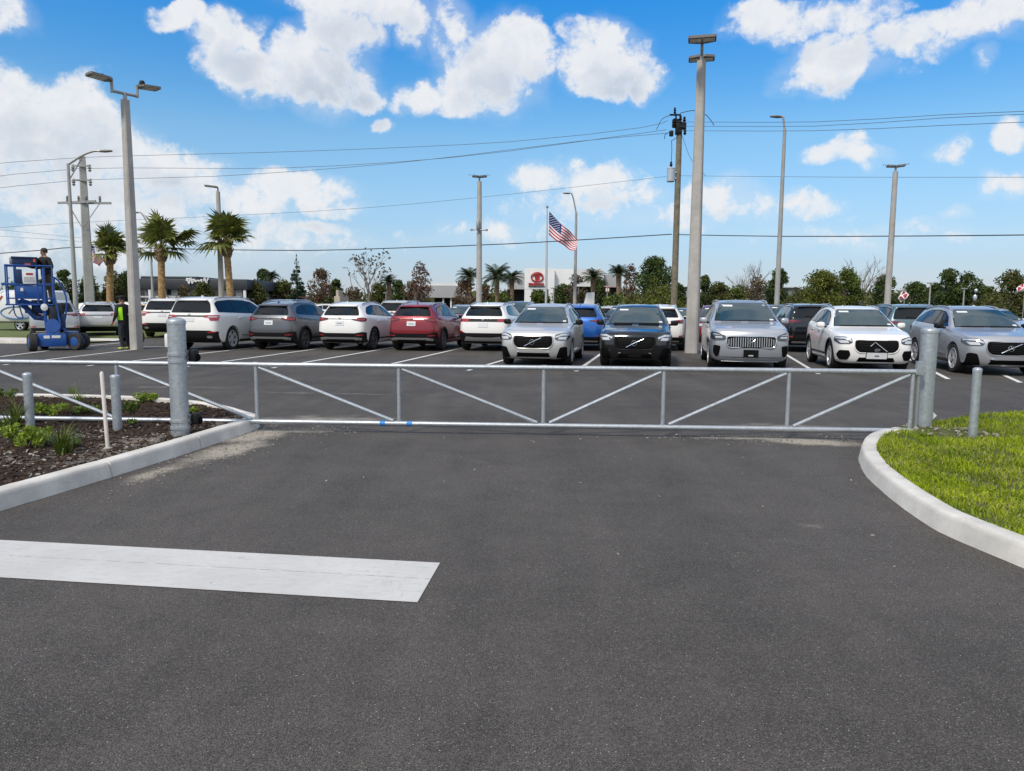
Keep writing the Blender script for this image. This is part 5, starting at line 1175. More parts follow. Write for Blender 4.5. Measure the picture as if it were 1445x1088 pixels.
# ---- planting bed plants
M_strap=leafmat('strap_leaf',(.035,.065,.008),(.17,.22,.035),.4,.25,6); M_lime2=leafmat('lime_leaf',(.10,.17,.012),(.33,.42,.05),.5,.3,8); M_low=leafmat('low_leaf',(.05,.09,.012),(.18,.24,.05),.5,.3,8)
def strap_plant(px,base,h,n,label,wd=.010,mt=M_strap,spread=.75):
    q=G(px,base,.09); o=empty('strap_plant',tuple(q),0,label,'plant','plants in the mulch bed'); V=[];F=[]
    for k in range(n):
        a=random.uniform(0,6.28); ln=h*random.uniform(.65,1.2); el=random.uniform(.75,1.5); p=Vector((random.gauss(0,.03),random.gauss(0,.03),0)); s=Vector((-math.sin(a),math.cos(a),0)); P=[];ang=el
        for j in range(6): P.append(p.copy()); p=p+Vector((math.cos(a)*math.cos(ang)*spread,math.sin(a)*math.cos(ang)*spread,math.sin(ang)))*ln/5; ang-=random.uniform(.12,.28)
        i0=len(V)
        for j,pp in enumerate(P): w=wd*(1-.85*(j/5)**2)*.7; V+=[pp-s*w,pp+s*w]
        F+=[(i0+2*j,i0+2*j+1,i0+2*j+3,i0+2*j+2) for j in range(5)]
    me=bpy.data.meshes.new('leaf_tuft'); me.from_pydata([tuple(v) for v in V],[],F); me.materials.append(mt); me.polygons.foreach_set('use_smooth',[True]*len(F)); me.update(); link(bpy.data.objects.new('leaf_tuft',me),o)
    return o
def low_plant(px,base,w,h,n,label,mt,ls=.022):
    q=G(px,base,.09); o=empty('low_plant',tuple(q),0,label,'plant','plants in the mulch bed'); cl=[]
    for k in range(14): a=random.uniform(0,6.28); r=random.random()**.5*w*.5; cl.append((r*math.cos(a),r*math.sin(a),h*random.uniform(.3,.75),w*.16,w*.16,h*.3))
    leafcloud('foliage',cl,n,ls,mt,o); b=MB()
    for k in range(5): a=k*1.25; b.tube([(0,0,-.03),(math.cos(a)*w*.25,math.sin(a)*w*.25,h*.6)],[.008,.004],5)
    b.build('stem',M_bark1,o); return o
strap_plant(90,640,.36,95,'largest strappy green plant, in front of the white stake')
strap_plant(22,604,.42,60,'tall strappy plant at the left edge of the bed beside the bollard',.012)
strap_plant(112,573,.34,40,'strappy plant behind the white stake',.010); strap_plant(104,560,.30,26,'thin strappy plant just left of the one behind the stake',.008,mt=M_low)
strap_plant(284,572,.22,18,'small sprouting plant right of the big gate post',.008); 
low_plant(38,630,.42,.24,900,'lime green low plant at the left edge of the bed',M_lime2); low_plant(70,586,.46,.16,700,'yellow green ground plant behind the left bollard',M_lime2); low_plant(184,584,.20,.18,420,'dark green tuft right of the second bollard',M_low)
low_plant(208,568,.30,.16,480,'light green plant left of the big gate post near the back kerb',M_lime2); low_plant(130,582,.5,.12,500,'low green ground cover between bollard and stake',M_low); low_plant(187,600,.10,.08,120,'tiny seedling in front of the second bollard',M_low)
low_plant(4,606,.2,.12,240,'small green tuft cut by the left picture edge',M_low); low_plant(272,585,.16,.10,220,'small green plant right behind the big gate post',M_lime2); low_plant(10,562,.3,.16,300,'green plant at the back left of the bed',M_low)
low_plant(108,632,.18,.10,220,'low green tuft right of the largest strappy plant',M_low)

# ================================================================ buildings
M_wall=mat('render_wall',(.64,.64,.63),.8,var=.06,scale=.6); M_walld=mat('grey_wall',(.36,.36,.37),.8,var=.08,scale=.6); M_fascia=mat('dark_fascia',(.032,.035,.042),.5,var=.15,scale=.4); M_bglass=mat('shop_glass',(.012,.035,.02),.05,spec=.8)
M_signred=mat('sign_red',(.36,.014,.022),.5); M_signw=mat('sign_white',(.72,.72,.72),.5); M_shade=mat('recess_shade',(.012,.014,.013),.8)  # M_shade: near-black colour stands in for shade under fascias and in openings
M_whitewall=mat('white_wall',(.76,.76,.755),.75,var=.05,scale=.5)
def bld(px0,px1,top,Y,depth,label,name='building'):
    a=AT(px0,430,Y);c=AT(px1,430,Y); zt=height_at((px0+px1)/2,top,Y); o=empty(name,(a.x,Y,0),0,label,'building'); return o,c.x-a.x,zt
def X_(o,px,Y): return AT(px,430,Y).x-o.location.x
# left dealership
Y=76; o,wd,zt=bld(189,350,390,Y,14,'low dealership with a wide dark fascia and green tinted windows','dealership_building'); zf=height_at(270,408.5,Y)
b=MB(); b.box(.2,wd-.9,.9,14,0,zf); b.build('wall',M_wall,o)
b=MB(); b.bbox(-.3,wd,0,14.5,zf,zt-.25,.08); b.bbox(.6,wd*.55,.4,14,zt-.25,zt,.05); b.build('fascia',M_fascia,o)
for p0,p1,t0,t1 in((193,200,409,426),(203,209,411,421),(230,238,405,416),(246,257,405,416),(262,268,410,426),(296,310,409,426),(316,330,409,426)):
    x0,x1=X_(o,p0,Y),X_(o,p1,Y); z1,z0=height_at(p0,t0,Y),height_at(p0,t1,Y); b=MB(); b.box(x0,x1,.86,.93,z0,min(z1,zf-.02)); f=b.build('window',M_bglass,o)
    b=MB()
    for xx in(x0,x1): b.box(xx-.04,xx+.04,.82,.90,z0,min(z1,zf-.02))
    b.build('frame',M_whitewall,f)
b=MB(); z0=height_at(270,418,Y); b.box(.1,wd-1,.55,.9,z0-.15,z0); b.build('ledge',M_whitewall,o)
for px in(211,231,345): b=MB(); x=X_(o,px,Y); b.box(x-.12,x+.12,.1,.34,0,zf); b.build('column',M_whitewall,o)
sg=empty('fascia_sign',(AT(265,430,Y).x,Y-.12,0),0,'white script lettering mounted on the dark dealership fascia','sign'); b=MB(); x=0; z=height_at(278,398,Y)
xs=AT(296,430,Y).x-AT(265,430,Y).x; rs=random.Random(5); P=[]
for k in range(46):
    t=k/45; P.append((t*xs,0,z+.42*math.sin(t*40)*(.55+.45*math.sin(t*9))*.7+.10-.25*t*0))
b.tube(spline(P,.05),.085,5); b.tube([(0,0,z+.35),(.35*xs,0,z+.22)],.06,5); b.build('lettering',M_signw,sg)
# emblem building
Y=92; o,wd,zt=bld(720,862,386,Y,20,'white showroom with a tall pylon wall carrying a round red emblem','showroom_building')
def bx(o,Y,p0,p1,t0,t1,y0,y1,nm,m,parent=None,zmin=None):
    x0,x1=X_(o,p0,Y),X_(o,p1,Y); z1=height_at((p0+p1)/2,t0,Y); z0=0 if t1 is None else height_at((p0+p1)/2,t1,Y); b=MB(); b.box(x0,x1,y0,y1,z0,z1); return b.build(nm,m,parent or o,False)
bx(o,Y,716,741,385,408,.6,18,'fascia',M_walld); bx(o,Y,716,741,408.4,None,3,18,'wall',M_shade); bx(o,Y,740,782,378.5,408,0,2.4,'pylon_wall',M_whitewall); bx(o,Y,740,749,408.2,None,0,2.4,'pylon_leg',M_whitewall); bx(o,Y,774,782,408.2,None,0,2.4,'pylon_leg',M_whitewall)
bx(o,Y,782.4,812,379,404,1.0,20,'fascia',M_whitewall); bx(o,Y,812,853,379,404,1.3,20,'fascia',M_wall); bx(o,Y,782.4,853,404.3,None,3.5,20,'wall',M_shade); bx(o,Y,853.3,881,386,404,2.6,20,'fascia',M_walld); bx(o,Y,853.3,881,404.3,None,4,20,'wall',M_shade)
sg=empty('emblem_sign',(AT(757.5,430,Y).x,Y-.10,0),0,'round red emblem above a red name strip on the white pylon wall','sign'); zc=height_at(757.5,391,Y); r=.66
b=MB(); b.tube([(r*1.08*math.cos(a),0,zc+r*.82*math.sin(a)) for a in np.linspace(0,6.2832,41)],.095,6,False); b.build('ring',M_signred,sg)
b=MB(); b.tube([(r*1.0*math.cos(a),0,zc+.28-.16*math.sin(a)*0-.10*math.cos(a*2)) for a in np.linspace(math.pi,0,13)],.10,6); b.tube([(r*.34*math.cos(a),0,zc+r*.74*math.sin(a)) for a in np.linspace(0,6.2832,31)],.07,6,False); b.box(-.11,.11,-.05,.05,zc-.55,zc+.58); b.build('cross',M_signred,sg)
b=MB(); z=height_at(757,401,Y); x=-1.05
rs=random.Random(3)
for w in(.20,.24,.2,.22,.18,.24,.2,.22,.2): b.box(x,x+w-.03,-.04,.04,z-.13+rs.uniform(-.03,.02),z+.15+rs.uniform(-.04,.03)); x+=w
b.build('lettering',M_signred,sg); b=MB(); b.box(-1.08,1.02,-.04,.04,z-.30,z-.22); b.build('underline',M_fascia,sg)
# low fascia building
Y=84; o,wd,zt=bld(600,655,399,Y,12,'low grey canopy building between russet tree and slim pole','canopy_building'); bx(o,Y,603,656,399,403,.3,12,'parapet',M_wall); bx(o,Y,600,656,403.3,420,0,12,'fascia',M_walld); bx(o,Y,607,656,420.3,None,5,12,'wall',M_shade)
for px in(625,636,650): bx(o,Y,px-1,px+1,420.3,None,.3,.8,'column',M_whitewall)
Y=90; o,wd,zt=bld(384,410,415,Y,9,'small pink house with a red tiled roof left of the conifer','house'); bx(o,Y,385,409,419,None,.4,8,'wall',mat('pink_wall',(.42,.31,.28),.85))
x0,x1=X_(o,383,Y),X_(o,411,Y); z0,z1=height_at(397,419.2,Y),height_at(397,413,Y); b=MB(); b.add([(x0,-.2,z0),(x1,-.2,z0),(x1,8.6,z0),(x0,8.6,z0),(x0+.8,4,z1+.3),(x1-.8,4,z1+.3)],[(0,1,5,4),(1,2,5),(2,3,4,5),(3,0,4)]); b.build('roof',mat('red_roof',(.20,.06,.045),.8,var=.2,scale=2),o,False); bx(o,Y,391,397,424,429,.32,.42,'window',M_shade)
Y=105; o,wd,zt=bld(956,976,405,Y,12,'grey warehouse corner right of the wooden utility pole','warehouse'); bx(o,Y,956,977,405,None,.3,12,'wall',M_walld); bx(o,Y,955.5,977.5,404,405,0,12.3,'roof',M_wall)
Y=100; o,wd,zt=bld(1103,1130,405,Y,12,'dark grey flat roofed shed between the grey lamp and the round tree','shed_building'); bx(o,Y,1103,1129,406,None,.3,12,'wall',mat('shed_wall',(.16,.165,.175),.7,var=.1)); bx(o,Y,1102.5,1129.5,405,406.2,0,12.3,'roof',M_walld)
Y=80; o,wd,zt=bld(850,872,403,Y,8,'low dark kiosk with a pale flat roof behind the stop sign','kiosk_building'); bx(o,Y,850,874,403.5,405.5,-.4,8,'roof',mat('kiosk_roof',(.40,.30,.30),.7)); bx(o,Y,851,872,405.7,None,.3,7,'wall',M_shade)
Y=70; o,wd,zt=bld(480,500,408,Y,6,'small cream stucco gatehouse among the brown trees','gatehouse'); bx(o,Y,471,479,418,None,.2,4,'wall',mat('cream_wall',(.48,.42,.33),.85,var=.1)); bx(o,Y,473,476.5,409,418,.4,2.2,'chimney',mat('cream_wall2',(.46,.40,.32),.85))
# monument sign, stop sign, feather flags, small lamps
Y=66; a=AT(822,432,Y); o=empty('monument_sign',(a.x,Y,0),0,'plain white monument sign with a slanted top left corner','sign'); z=height_at(830,412.5,Y); w=AT(838.5,432,Y).x-a.x; b=MB(); b.prism([(0,0),(w,0),(w,z),(w*.35,z*.99),(.1,z*.55)],0,.5,Matrix(((1,0,0,0),(0,0,1,0),(0,1,0,0),(0,0,0,1)))); b.build('panel',M_whitewall,o,False); b=MB(); b.box(-.1,w+.1,-.1,.6,-.1,.15); b.build('plinth',M_walld,o)
Y=58; a=AT(856.5,432,Y); o=empty('road_sign',(a.x,Y,0),0,'small red and white square road sign on a thin post','sign'); z=height_at(856,409,Y); b=MB(); b.cyl((0,0,-.2),(0,0,z+.2),.04,n=8); b.build('post',M_lampsteel,o); b=MB(); b.box(-.16,.16,-.06,-.04,z-.17,z+.17); p_=b.build('panel',M_signred,o); b=MB(); b.box(-.12,-.02,-.075,-.062,z-.12,z+.12); b.box(.03,.12,-.075,-.062,z-.12,z+.12); b.build('marking',M_signw,p_)
for px,top,Y,lab in((1213,397,70,'short double street light behind the bare tree'),(426,414,78,'short street light left of the brown tree'),(781,407,78,'short street light right of the flagpole'),(1311,400,72,'short twin street light right of the banner'),(1359,408,76,'short white street light left of the silver balloon'),(545,414,80,'short white post light among the trees'),(1077,413,80,'short post light behind the tan tree')):
    a=AT(px,432,Y); z=height_at(px,top,Y); o=empty('street_lamp',(a.x,Y,0),0,lab,'street lamp','short street lights beyond the lot'); b=MB(); b.cyl((0,0,-.2),(0,0,z),.085,.06,n=8); b.build('shaft',M_pole2,o); b=MB(); b.bbox(-.32,.32,-.1,.1,z-.02,z+.10,.03); b.build('lamp_head',M_lampsteel,o)
def flagmesh(w,h,nx,ny,fn):
    V=[];F=[]
    for i in range(nx+1):
        for j in range(ny+1): V.append(fn(i/nx,j/ny))
    for i in range(nx):
        for j in range(ny): F.append((i*(ny+1)+j,(i+1)*(ny+1)+j,(i+1)*(ny+1)+j+1,i*(ny+1)+j+1))
    return V,F
M_fr=mat('flag_red',(.40,.012,.03),.8); M_fw=mat('flag_white',(.74,.73,.74),.8); M_fb=mat('flag_blue',(.012,.028,.13),.8)
def usflag(px,base,top,Y,label,flabel,p00,p01,p10,p11,bow):
    a=AT(px,base,Y); z=height_at(px-2,top,Y); o=empty('flagpole',(a.x,Y,0),0,label,'flagpole'); b=MB(); b.lathe([(.11,-.2),(.10,z*.5),(.055,z)],12); b.build('pole',mat('flagpole_metal',(.55,.56,.57),.35,.5),o); b=MB(); b.lathe([(0,.14),(.10,.08),(.12,0),(.08,-.10),(0,-.12)],12,Matrix.Translation((0,0,z+.12))); b.build('finial',M_satin,o)
    A,B,C,D_=[AT(*p,Y) for p in(p00,p01,p10,p11)]    # hoist top, hoist bottom, fly top, fly bottom
    def fn(u,v):
        t=A.lerp(C,u); bt=B.lerp(D_,u); p=t.lerp(bt,v); s=math.sin(u*math.pi); p=p+Vector((0,.35*math.sin(u*9+v*1.5)*u**.6,-bow*s*(.75+.5*v)+.10*math.sin(u*11+v*2)*u)); return tuple(p)
    V,F=flagmesh(1,1,26,26,fn); me=bpy.data.meshes.new('flag'); me.from_pydata(V,[],F)
    for m_ in(M_fr,M_fw,M_fb): me.materials.append(m_)
    ids=[]
    for i in range(26):
        for j in range(26): ids.append(2 if (i<10.4 and j<14) else (0 if (j//2)%2==0 else 1))
    me.polygons.foreach_set('material_index',ids); me.polygons.foreach_set('use_smooth',[True]*len(ids)); me.update(); fo=link(bpy.data.objects.new('flag',me)); tag(fo,flabel,'flag')
    # stars
    b=MB()
    for r_ in range(9):
        for c_ in range(6 if r_%2==0 else 5):
            u=(c_+.5+(0 if r_%2==0 else .5))/6*.39; v=(r_+.6)/9.4*.52; p=Vector(fn(u,v)); s=(A-B).length*.017; b.add([p+Vector((math.cos(k*math.pi*.4+1.57)*s*(1),-.03,math.sin(k*math.pi*.4+1.57)*s)) for k in range(5)],[(0,1,2,3,4)])
    b.build('stars',M_fw,fo,False)
usflag(770.5,430,294,63,'tall silver flagpole in front of the emblem building','large flag with red and white stripes flying diagonally on the flagpole',(775,298),(774.5,331),(816,337),(812,354),.14)
usflag(126,430,338,66,'flagpole hidden behind the concrete utility pole','smaller striped flag hanging right of the concrete utility pole',(127,340),(127.5,361),(146,367),(141,374),.25)
Y=50
for px,q4,lab in((1279,((1277,408),(1266,421),(1283,416),(1272,427)),'red and white banner tilted over the roof of a white truck'),(1436,((1447,398),(1446,409),(1434,407),(1433,415)),'red and white flag at the right edge of the picture')):
    A,B,C,D_=[AT(*p,Y) for p in q4]; V,F=flagmesh(1,1,8,8,lambda u,v:tuple(A.lerp(B,u).lerp(C.lerp(D_,u),v)+Vector((0,.08*math.sin(u*5+v*3),.03*math.sin(u*9))))); me=bpy.data.meshes.new('banner'); me.from_pydata(V,[],F); me.materials.append(M_fr); me.materials.append(M_fw)
    me.polygons.foreach_set('material_index',[1 if (i in(0,4,7) or j in(0,7) or (i+j)%5==0) else 0 for i in range(8) for j in range(8)]); me.update(); o=empty('banner',tuple(AT(px,432,Y)*1),0,lab,'flag'); f=link(bpy.data.objects.new('cloth',me),o); f.matrix_parent_inverse=Matrix.Translation(-o.location)
    b=MB(); pb=A if px==1279 else A; b.cyl(Vector((pb.x,Y,0))-o.location,Vector((pb.x,Y,pb.z+.25))-o.location,.025,n=6); b.build('staff',M_lampsteel,o)
Y=62; a=AT(1374,432,Y); o=empty('balloon_figure',(a.x,Y,0),0,'silver balloon shaped figure between the trees on the right','balloon'); z=height_at(1374,408,Y); b=MB()
for (x,zz,rx,rz) in((0,z*.45,.22,.5),(.05,z*.78,.16,.3),(.1,z*.96,.14,.18),(-.16,z*.2,.09,.4),(.16,z*.2,.09,.4)): b.lathe([(rx*math.sin(t),-rz*math.cos(t)) for t in np.linspace(0,math.pi,9)],12,Matrix.Translation((x,0,zz)))
b.build('skin',mat('balloon_silver',(.50,.52,.58),.3,.6),o)
# ================================================================ vehicles
# five SUVs that face the camera
V1=dict(kind='mid',paint=P_silver,size=(4.69,1.9,1.66),front='volv',rear='cross',clad=False,mirror=M_blackp,railm=M_satin,frame=M_satin)
c=make_car('suv',V1,'silver grey SUV facing the gate with a slashed black grille, left of the charcoal one'); place(c,752,19.2,True)
V2=dict(V1,paint=P_dark,front='volv_dark',clad=True,frame=M_blackp,mirror=M_blackp,wheels='dark')
c=make_car('suv',V2,'charcoal black SUV facing the gate with a slashed grille and bright running lights'); place(c,896,19.0,True)
V3=dict(kind='box',paint=P_steel,size=(4.95,1.98,1.79),front='big',rear='pilot',clad=False,frame=M_satin,roofglass=True)
c=make_car('suv',V3,'large steel grey SUV facing the gate with a chrome grille of upright bars'); place(c,1060,18.5,True)
V4=dict(kind='mid',paint=P_white,size=(4.45,1.88,1.66),front='volv_box',rear='cross',clad=True)
c=make_car('suv',V4,'white SUV facing the gate with a white plate below its black grille'); place(c,1238,18.3,True)
V5=dict(V1,paint=P_bluesil,front='volv_star',clad=False,frame=M_blackp,size=(4.72,1.92,1.68))
c=make_car('suv',V5,'bluish silver SUV at the right edge with a star badge on its grille'); place(c,1428,17.6,True)
# rear-facing row
R1=dict(kind='mid',paint=P_grey,size=(4.62,1.86,1.68),front='plain',rear='cross',wheels='dark')
proto=make_car('suv',R1,'dark grey SUV seen from behind, between the two white ones on the left'); place(proto,379,25.3,False)
def row(src,px,Y,label,pt,yaw=YAW,sc=None,name=None,facing=False):
    c_=copy_tree(src); c_['label']=label; recolour(c_,pt)
    if sc: c_.scale=sc
    place(c_,px,Y,facing,yaw); return c_
GR='SUVs parked nose away in the left row'
row(proto,479,25.4,'white SUV seen from behind, directly left of the red one',P_white)
row(proto,580,25.4,'red SUV seen from behind with a white plate',P_red)
pil=make_car('suv',dict(kind='box',paint=P_white,size=(4.95,2.0,1.80),front='plain',rear='pilot',clad=False,frame=M_blackp),'largest white SUV seen from behind, beside the big gate post'); place(pil,268,24.8,False)
w2=make_car('suv',dict(kind='mid',paint=P_white,size=(4.7,1.9,1.70),front='plain',rear='white2'),'white SUV seen from behind with a black band between its tail lights'); place(w2,681,25.6,False)
bl=make_car('suv',dict(kind='mid',paint=P_blue,size=(4.6,1.9,1.68),front='plain',rear='sport',frame=M_blackp,clad=False),'bright blue SUV seen from behind, between the silver and charcoal SUVs'); place(bl,815,26.2,False)
row(bl,930,26.6,'white SUV seen from behind, mostly hidden by the charcoal one',P_white)
dk=make_car('suv',dict(kind='box',paint=P_black,size=(4.8,1.95,1.74),front='plain',rear='sport',clad=False),'black SUV seen from behind, between the steel grey and white SUVs'); place(dk,1148,26.3,False)
row(dk,1291,25.6,'dark teal SUV seen from behind, between the white and bluish silver SUVs',P_teal)
for c_ in list(bpy.data.objects):
    if c_.parent is None and c_.name.startswith('suv') and c_.type=='EMPTY': c_['group']='SUVs parked in the lot'
# further vehicles
sdn=make_car('suv',dict(kind='mid',paint=P_silver,size=(4.6,1.9,1.62),front='plain',rear='estate',clad=False,frame=M_satin),'silver car seen straight from behind, right of the blue lift'); place(sdn,140,34.6,False,R(-27))
row(pil,230,33.6,'white SUV seen from behind, left of the largest white SUV',P_white,R(-8))
FAR='cars parked farther back in the lot'
far=[(bl,205,42,'yellow car glimpsed beside the tall left light pole',P_yellow,.3,(1,1,.95)),(pil,362,36,'black SUV glimpsed behind the largest white SUV',P_black,.2,None),(pil,553,38,'pale van like SUV glimpsed between the white and red SUVs',P_cream,.2,None),(sdn,632,40,'pale blue car glimpsed behind the red SUV',P_bluesil,.3,None),
 (dk,728,40,'black SUV with its flat roof showing above the silver SUV',P_black,.1,(1.05,1.05,1.1)),(sdn,845,44,'small pale car far behind the blue SUV',P_cream,.9,None),(sdn,862,36,'dark blue car behind the blue SUV on its right',P_navy,.4,None),
 (dk,978,36,'black car with red tail lights behind the tallest light pole',P_black,.1,(1,1,.92)),(bl,1010,33,'red car glimpsed left of the steel grey SUV',P_red,.25,None),(dk,1112,36,'dark SUV glimpsed right of the steel grey SUV',P_grey,.2,None),(pil,1244,38,'white SUV roof showing behind the white SUV',P_white,.5,(1.05,1,1.0)),
 (sdn,1440,33,'silver car glimpsed at the far right edge',P_silver,.1,None),(sdn,1300,40,'pale car roof behind the dark teal SUV',P_cream,.6,None)]
for src,px,Y,lab,pt,yw,s_ in far:
    c_=row(src,px,Y,lab,pt,yw,s_,facing=(px%2==0)); c_['group']=FAR; c_['category']='car'
dist=[(432,58,P_white,'white'),(470,62,P_silver,'silver'),(505,60,P_white,'white'),(528,56,P_grey,'grey'),(655,58,P_dark,'dark'),(715,54,P_grey,'grey'),(385,60,P_white,'white'),(340,64,P_silver,'silver'),(770,58,P_white,'white'),(900,58,P_silver,'silver'),(110,52,P_white,'white'),(165,54,P_white,'white'),(1060,60,P_white,'white'),(1340,58,P_white,'white'),(1185,56,P_navy,'navy'),(1410,56,P_silver,'silver')]
where={432:'below the short street light left of the brown tree',470:'below the brown tree',505:'below the bare tree',528:'above the white SUV roof',655:'left of the slim pole by the emblem building',715:'below the feather palms',385:'below the small pink house',340:'below the right sabal palm',770:'below the flagpole',900:'behind the wide bright bush',110:'behind the concrete utility pole',165:'behind the left sabal palm',1060:'behind the steel grey SUV',1340:'below the tall dark tree pair',1185:'below the big round tree',1410:'below the olive tree at right'}
for px,Y,pt,n_ in dist:
    c_=row(sdn,px,Y,f'small distant {n_} car {where[px]}',pt,random.choice((1.2,1.5,-1.4,1.35))); c_['group']='distant cars beyond the lot'; c_['category']='car'
# ---- graphics trailer at far left
q=AT(20,452,40); o=empty('trailer',(q.x,q.y,0),R(-6),'white trailer with blue line drawing and an orange curve behind the blue lift','trailer')
M_tw=mat('trailer_white',(.70,.70,.71),.4,coat=.4,var=.04,scale=1); M_blu=mat('graphic_blue',(.05,.16,.36),.5); M_org=mat('graphic_orange',(.62,.16,.05),.5); M_gry=mat('graphic_grey',(.33,.36,.42),.5)
w0,w1=-2.6,1.7; zt=height_at(20,409,40)
b=MB(); b.bbox(w0,w1,0,2.3,.45,zt,.30); b.build('body',M_tw,o,angle=30)
def gtub(nm,pts,r,m): tubeobj(nm,[(x,-.01,z) for x,z in pts],r,m,o,5)
gtub('blue_outline',[(.2+.95*math.cos(a),1.0+.33*math.sin(a)) for a in np.linspace(0,6.3,24)],.035,M_blu); gtub('blue_outline',[(-.3,.95),(.1,1.35),(.8,1.4),(1.3,1.15),(1.6,1.1)],.03,M_gry)
gtub('orange_curve',[(-1.35+1.0*math.cos(a),1.45+1.15*math.sin(a)) for a in np.linspace(1.9,5.2,20)],.06,M_org); gtub('orange_curve',[(-.9,1.55),(-.6,1.9)],.05,M_org); gtub('blue_outline',[(-.75,2.1),(-.45,2.6),(-.1,2.9)],.03,M_gry)
b=MB(); b.bbox(.5,1.6,-.02,.05,.75,1.0,.02); b.build('grey_band',M_gry,o)
tm,rm=wheel_meshes('plain')
for x in(.2,1.05):
    wv=link(bpy.data.objects.new('wheel',tm),o); wv.location=(x,.25,.36); wv.rotation_euler=(0,0,math.pi); link(bpy.data.objects.new('rim',rm),wv)
b=MB(); b.box(-2.0,-1.9,.1,.2,0,.6); b.build('jack_stand',M_lampsteel,o)
# verge with pavement at far left
sheet('verge_grass',[(-60,27.9),(-16.6,28.6),(-16.2,30.0),(-60,30.2)],.05,M_field); M_grassfar=mat('far_grass',(.075,.10,.02),.95,col2=(.13,.15,.04),scale=1.2)
bpy.data.objects['verge_grass'].data.materials[0]=M_grassfar
sheet('verge_grass',[(-60,32.6),(-17,32.4),(-15,38),(-9,39),(-9,62),(-60,62)],.03,M_grassfar); sheet('pavement',[(-60,30.2),(-16.2,30.0),(-16.4,32.2),(-60,32.4)],.04,M_kerb)
kp=[Vector((x,27.7+(x+60)*.0165,0)) for x in np.arange(-60,-16.3,.6)]; kerb(kp,side=1,w=.3)
kp=[Vector((x,33.2-(x+60)*.0165*0,0)) for x in np.arange(-60,-16.0,.6)]
sheet('verge_grass',[(4.5,58),(60,50),(60,61),(4.5,61.5)],.03,M_grassfar)

# ================================================================ people
def person(name,loc,rz,label,J,Ed,Rd,regions,hair=None,cap=None):
    """one skinned body; J joints, Ed edges, Rd radii; regions(p)->material index"""
    o=empty(name,loc,rz,label,'person'); names=list(J); me=bpy.data.meshes.new('body'); me.from_pydata([J[n] for n in names],[(names.index(a),names.index(b_)) for a,b_ in Ed],[])
    t=link(bpy.data.objects.new('t',me)); t.modifiers.new('s','SKIN'); me.skin_vertices[0].data[names.index('pelvis')].use_root=True
    for i,n in enumerate(names):
        r=Rd[n]; me.skin_vertices[0].data[i].radius=r if isinstance(r,tuple) else (r,r)
    s=t.modifiers.new('u','SUBSURF'); s.levels=2; s.render_levels=2
    m2=ev_mesh(t); bpy.data.objects.remove(t); m2.materials.clear()
    for m_ in regions[0]: m2.materials.append(m_)
    m2.polygons.foreach_set('material_index',[regions[1](p.center) for p in m2.polygons]); m2.polygons.foreach_set('use_smooth',[True]*len(m2.polygons)); m2.name='body'
    link(bpy.data.objects.new('body',m2),o); return o
M_skin=mat('skin',(.33,.17,.11),.55); M_cloth=mat('black_jacket',(.010,.010,.011),.85,var=.3,scale=12); M_jean=mat('dark_jeans',(.018,.022,.03),.9,var=.3,scale=12); M_hair=mat('dark_hair',(.02,.014,.011),.7); M_hiv=mat('hivis_yellow',(.36,.78,.01),.7); M_shoe=mat('yellow_shoe',(.33,.38,.08),.6); M_brown=mat('brown_trousers',(.09,.06,.045),.9); M_orange=mat('orange_glove',(.60,.10,.03),.6)
def human(h,arms,legs,lean=(0,0)):
    s=h/1.78; J={};Ed=[];Rd={}
    def j(n,p,r,par=None):
        J[n]=(p[0]*s,p[1]*s,p[2]*s); Rd[n]=tuple(x*s for x in r) if isinstance(r,tuple) else r*s
        if par: Ed.append((par,n))
    lx,ly=lean
    j('pelvis',(0,0,.95),(.165,.135)); j('waist',(lx*.3,ly*.3,1.10),(.165,.14),'pelvis'); j('chest',(lx*.7,ly*.7,1.30),(.20,.15),'waist'); j('upper',(lx,ly,1.42),(.17,.125),'chest'); j('neck',(lx*1.1,ly*1.15,1.52),.058,'upper'); j('skull',(lx*1.2,ly*1.3-.005,1.615),(.075,.09),'neck'); j('crown',(lx*1.2,ly*1.3+.01,1.715),(.07,.085),'skull')
    for sd,S in(('l',-1),('r',1)):
        el,wr=arms[sd]; j(sd+'sh',(S*.19+lx,ly,1.42),.078,'upper'); j(sd+'el',(el[0],el[1],el[2]),.062,sd+'sh'); j(sd+'wr',wr,.032,sd+'el')
        d=(Vector(wr)-Vector(el)).normalized(); pm=Vector(wr)+d*.065; j(sd+'palm',tuple(pm),(.036,.02),sd+'wr'); sv=d.cross(Vector((0,1,0.2))).normalized()
        for k,(o_,ln) in enumerate(((-.028,.062),(-.009,.072),(.010,.068),(.028,.052))):
            a=pm+d*.03+sv*o_; b_=a+d*ln*.55+Vector((0,-.012,-.004)); c_=b_+d*ln*.4+Vector((0,-.025,-.012)); j(f'{sd}f{k}a',tuple(a),.011,sd+'palm'); j(f'{sd}f{k}b',tuple(b_),.0095,f'{sd}f{k}a'); j(f'{sd}f{k}c',tuple(c_),.008,f'{sd}f{k}b')
        a=pm-d*.02-sv*.034+Vector((0,-.01,0)); j(sd+'ta',tuple(a),.012,sd+'palm'); j(sd+'tb',tuple(a+d*.045-sv*.012+Vector((0,-.015,0))),.009,sd+'ta')
        kn,an=legs[sd]; j(sd+'hip',(S*.095,0,.86),.10,'pelvis'); j(sd+'kn',kn,.075,sd+'hip'); j(sd+'an',an,.056,sd+'kn'); j(sd+'heel',(an[0],an[1]+.03,.045),.045,sd+'an'); j(sd+'toe',(an[0]+S*.03,an[1]-.17,.035),(.045,.03),sd+'heel')
    return J,Ed,Rd,s
